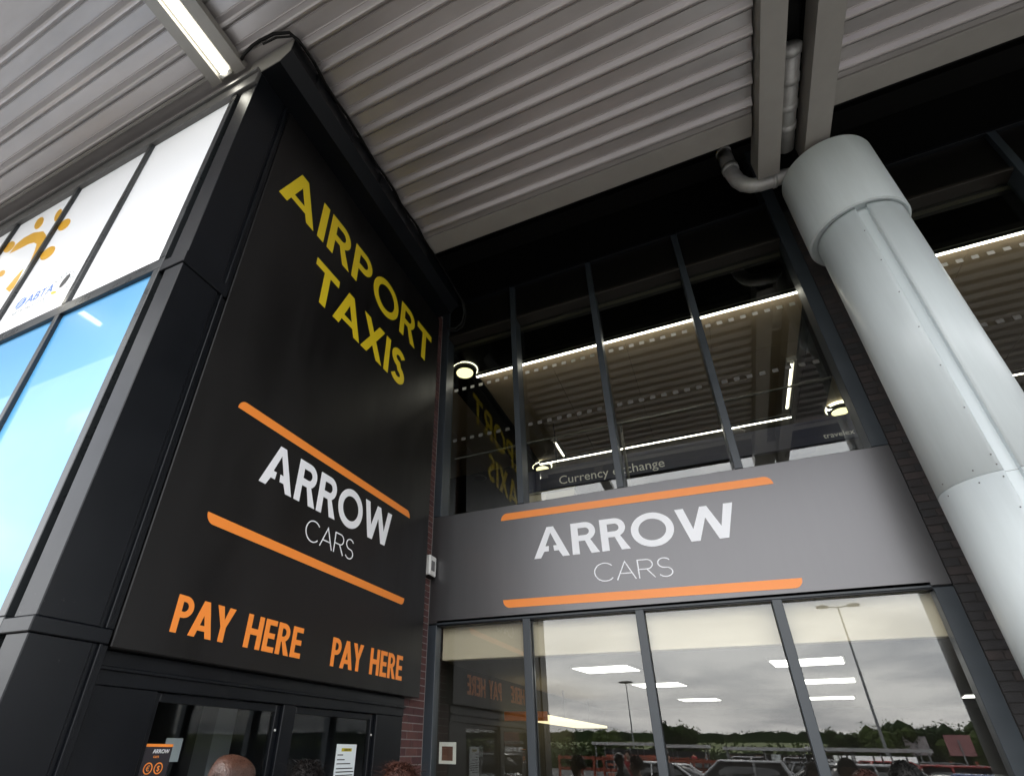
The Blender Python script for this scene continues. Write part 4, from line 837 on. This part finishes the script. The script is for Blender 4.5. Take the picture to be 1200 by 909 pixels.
# ------------------------------------------------------------------ people
def person(label, x, y, rz, h, skin, shirt, trousers, hair=None, hair_style=None, seed=1, bag=False):
    """standing figure facing local +y; one continuous skin-modifier body, materials by zone"""
    t = thing('person', label, 'person', (x, y, 0), 'people standing outside the shop', rz)
    s = h / 1.75
    V_, E_, Rd = [], [], []
    def v(p, r, par=None):
        V_.append(Vector(p) * s); Rd.append(r * s)
        if par is not None: E_.append((par, len(V_) - 1))
        return len(V_) - 1
    pel = v((0, 0, .95), .15); wa = v((0, .0, 1.10), .135, pel); chn = v((0, .01, 1.27), .155, wa); sh = v((0, -.005, 1.41), .12, chn); nk = v((0, .0, 1.49), .062, sh); jaw = v((0, .03, 1.555), .066, nk); hd = v((0, .018, 1.635), .084, jaw); tp = v((0, .0, 1.685), .070, hd)
    nose = v((0, .105, 1.605), .014, hd)
    for sd_ in (-1, 1):
        ear = v((sd_ * .083, .0, 1.605), .018, hd)
        sp_ = v((sd_ * .165, -.01, 1.395), .07, sh); el_ = v((sd_ * .215, -.03, 1.12), .048, sp_); wr = v((sd_ * .225, .05, .88), .034, el_); pm = v((sd_ * .222, .075, .80), .038, wr)
        for k_, (fx, ln) in enumerate(((-.026, .075), (-.009, .085), (.009, .08), (.026, .065))):
            f1 = v((sd_ * .222, .075 + fx + .012, .80 - ln * .6), .010, pm); v((sd_ * .212, .085 + fx + .012, .80 - ln), .008, f1)
        th = v((sd_ * .20, .115, .805), .011, pm); v((sd_ * .192, .13, .77), .009, th)
        hp = v((sd_ * .095, 0, .90), .098, pel); kn = v((sd_ * .105, .015, .50), .062, hp); an = v((sd_ * .11, -.02, .09), .044, kn); he = v((sd_ * .112, .0, .045), .046, an); v((sd_ * .125, .16, .035), .036, he)
    me = bpy.data.meshes.new('skeleton'); me.from_pydata(V_, E_, []); o = bpy.data.objects.new('skeleton', me); COL.objects.link(o)
    md = o.modifiers.new('skin', 'SKIN'); md.use_smooth_shade = True
    for i, q in enumerate(me.skin_vertices[0].data): q.radius = (Rd[i] * (1.28 if i in (pel, wa, chn) else 1), Rd[i] * (.78 if i in (wa, chn) else 1.0)); q.use_root = (i == 0)
    sb = o.modifiers.new('sub', 'SUBSURF'); sb.levels = 2; sb.render_levels = 2
    dg = bpy.context.evaluated_depsgraph_get(); bmz = bpy.data.meshes.new_from_object(o.evaluated_get(dg)); bpy.data.objects.remove(o); bmz.name = 'body'; kz = h / max(q.co.z for q in bmz.vertices); bmz.transform(Matrix.Scale(kz, 4)); s *= kz
    bmz.materials.clear()
    for m_ in (skin, shirt, trousers, mat('dark_shoe', (.02, .018, .016), .5)): bmz.materials.append(m_)
    for f in bmz.polygons:
        c = f.center / s; f.use_smooth = True
        if c.z < .085: f.material_index = 3
        elif c.z < .93 and abs(c.x) < .19: f.material_index = 2
        elif c.z > 1.47 or (c.z < .93): f.material_index = 0
        else: f.material_index = 1
    body = link('body', bmz, None, t)
    # eyes, mouth
    for sd_ in (-1, 1):
        bm = bmesh.new(); bmesh.ops.create_uvsphere(bm, u_segments=10, v_segments=8, radius=.011 * s); bmesh.ops.translate(bm, verts=bm.verts, vec=Vector((sd_ * .032, .076, 1.632)) * s); me = bpy.data.meshes.new('eye'); bm.to_mesh(me); bm.free(); link('eye', me, mat('eye_white', (.6, .58, .55), .2), t)
    bm = bmesh.new(); bm_tube(bm, [Vector((-.024, .088, 1.567)) * s, Vector((0, .094, 1.565)) * s, Vector((.024, .088, 1.567)) * s], .005 * s, 6); me = bpy.data.meshes.new('mouth'); bm.to_mesh(me); bm.free(); link('mouth', me, mat('lip', (.25, .08, .07), .5), t)
    rnd = random.Random(seed)
    if hair_style == 'stubble':
        verts, faces = [], []; c0 = Vector((0, .008, 1.62)) * s; me0 = body.data
        vs = [q for q in me0.polygons if q.center.z > 1.60 * s and q.center.y < .055 * s]
        for _ in range(3800):
            f = rnd.choice(vs); p0 = me0.vertices[f.vertices[0]].co; p1 = me0.vertices[f.vertices[1]].co; p2 = me0.vertices[f.vertices[2]].co; p3 = me0.vertices[f.vertices[-1]].co
            a_, b_ = rnd.random(), rnd.random(); q = (p0 * (1 - a_) + p1 * a_) * (1 - b_) + (p3 * (1 - a_) + p2 * a_) * b_
            n_ = (f.normal + Vector((rnd.gauss(0, .5), rnd.gauss(0, .5), rnd.gauss(0, .5)))).normalized(); sd2 = n_.cross(Vector((.3, .2, 1))).normalized() * .0005; k = len(verts); verts += [q - sd2, q + sd2, q + n_ * .0035]; faces.append((k, k + 1, k + 2))
        me = bpy.data.meshes.new('hair'); me.from_pydata(verts, [], faces); link('hair', me, hair, t)
    elif hair:
        verts, faces = [], []; c0 = Vector((0, .0, 1.635)) * s; n_st = 2200 if hair_style != 'short' else 1500
        for _ in range(n_st):
            d = Vector((rnd.gauss(0, 1), rnd.gauss(0, 1), rnd.gauss(0, 1))).normalized()
            if d.z < -.35 or (d.y > .55 and d.z < .35): continue
            p = c0 + Vector((d.x * .086, d.y * .097, d.z * .112)) * s
            ln = (.035 if hair_style == 'short' else .07) * rnd.uniform(.7, 1.3) * s; ww = .0035 * s
            side = d.cross(Vector((0, 0, 1))).normalized() if abs(d.z) < .98 else Vector((1, 0, 0))
            tang = (d * .55 + Vector((rnd.gauss(0, .6), rnd.gauss(0, .6), -.35)))
            cur = p; pr_ = None; ph = rnd.uniform(0, 6.28); tw = 1.0 if hair_style == 'curly' else .25
            for k_ in range(6):
                u = k_ / 5; q = p + tang * ln * u + side * math.sin(ph + u * 5) * .012 * tw * s + d * math.cos(ph + u * 5) * .010 * tw * s
                # keep strands outside the skull
                w_ = ww * (1.15 - u)
                n = len(verts); verts += [q - side * w_, q + side * w_]
                if k_: faces.append((n - 2, n - 1, n + 1, n))
        me = bpy.data.meshes.new('hair'); me.from_pydata(verts, [], faces); link('hair', me, hair, t)
        bm = bmesh.new(); bmesh.ops.create_uvsphere(bm, u_segments=24, v_segments=16, radius=1)
        for q in list(bm.verts):
            if q.co.z < -.3 or (q.co.y > .62 and q.co.z < .3): bm.verts.remove(q)
        for q in bm.verts:
            k_ = 1 + .06 * math.sin(q.co.x * 9 + seed) * math.sin(q.co.y * 8) + rnd.uniform(-.03, .03); q.co = Vector((q.co.x * .092, q.co.y * .103, q.co.z * .115)) * s * k_ + c0
        for f in bm.faces: f.smooth = True
        me = bpy.data.meshes.new('hair_cap'); bm.to_mesh(me); bm.free(); link('hair_cap', me, hair, t)
    return t
def hairm(n, c): return mat(n, c, .6, noise=.4, nscale=60, spec=.2)
SK_D = mat('skin_dark', (.045, .019, .012), .36, noise=.25, nscale=30, bump=.5, bscale=160); SK_L = mat('skin_light', (.52, .32, .23), .5, noise=.08, nscale=40); SK_M = mat('skin_mid', (.36, .2, .13), .5)
CL = {n: mat('cloth_' + n, c, .85, noise=.15, nscale=30, bump=.1, bscale=150) for n, c in (('black', (.015, .015, .016)), ('navy', (.02, .025, .05)), ('grey', (.12, .12, .13)), ('red', (.3, .02, .025)), ('denim', (.05, .07, .13)), ('olive', (.07, .07, .04)))}
person('bald man in a dark top standing before the left door', 1.38, -3.97, R_(90), 1.775, SK_D, CL['black'], CL['denim'], hairm('hair_stubble', (.01, .008, .007)), 'stubble', 1)
person('person with curly black hair standing before the right door', .93, -2.97, R_(100), 1.665, SK_M, CL['grey'], CL['black'], hairm('hair_black', (.006, .005, .005)), 'curly', 2)
person('person with auburn curls standing in front of the brick pier', 1.72, -3.27, R_(70), 1.675, SK_L, CL['olive'], CL['denim'], hairm('hair_auburn', (.034, .012, .008)), 'curly', 3)
person('person with short black hair standing before the fourth lower pane', 4.06, -1.2, R_(5), 1.725, SK_M, CL['black'], CL['black'], hairm('hair_jet', (.004, .004, .004)), 'short', 4)
person('person with dark brown hair standing left of the black haired person', 3.80, -1.55, R_(-10), 1.68, SK_L, CL['navy'], CL['denim'], hairm('hair_brown', (.022, .009, .007)), 'short', 5)
p = V(-.170, .985, 21); person('pedestrian in a red top mirrored beside the white shelter', p.x, p.y, R_(40), 1.72, SK_L, CL['red'], CL['black'], hairm('hair_dark', (.03, .02, .015)), 'short', 6)
p = V(-.115, .993, 23); person('pedestrian in a grey top mirrored under the white shelter', p.x, p.y, R_(-60), 1.68, SK_L, CL['grey'], CL['denim'], MATS['hair_dark'], 'short', 7)
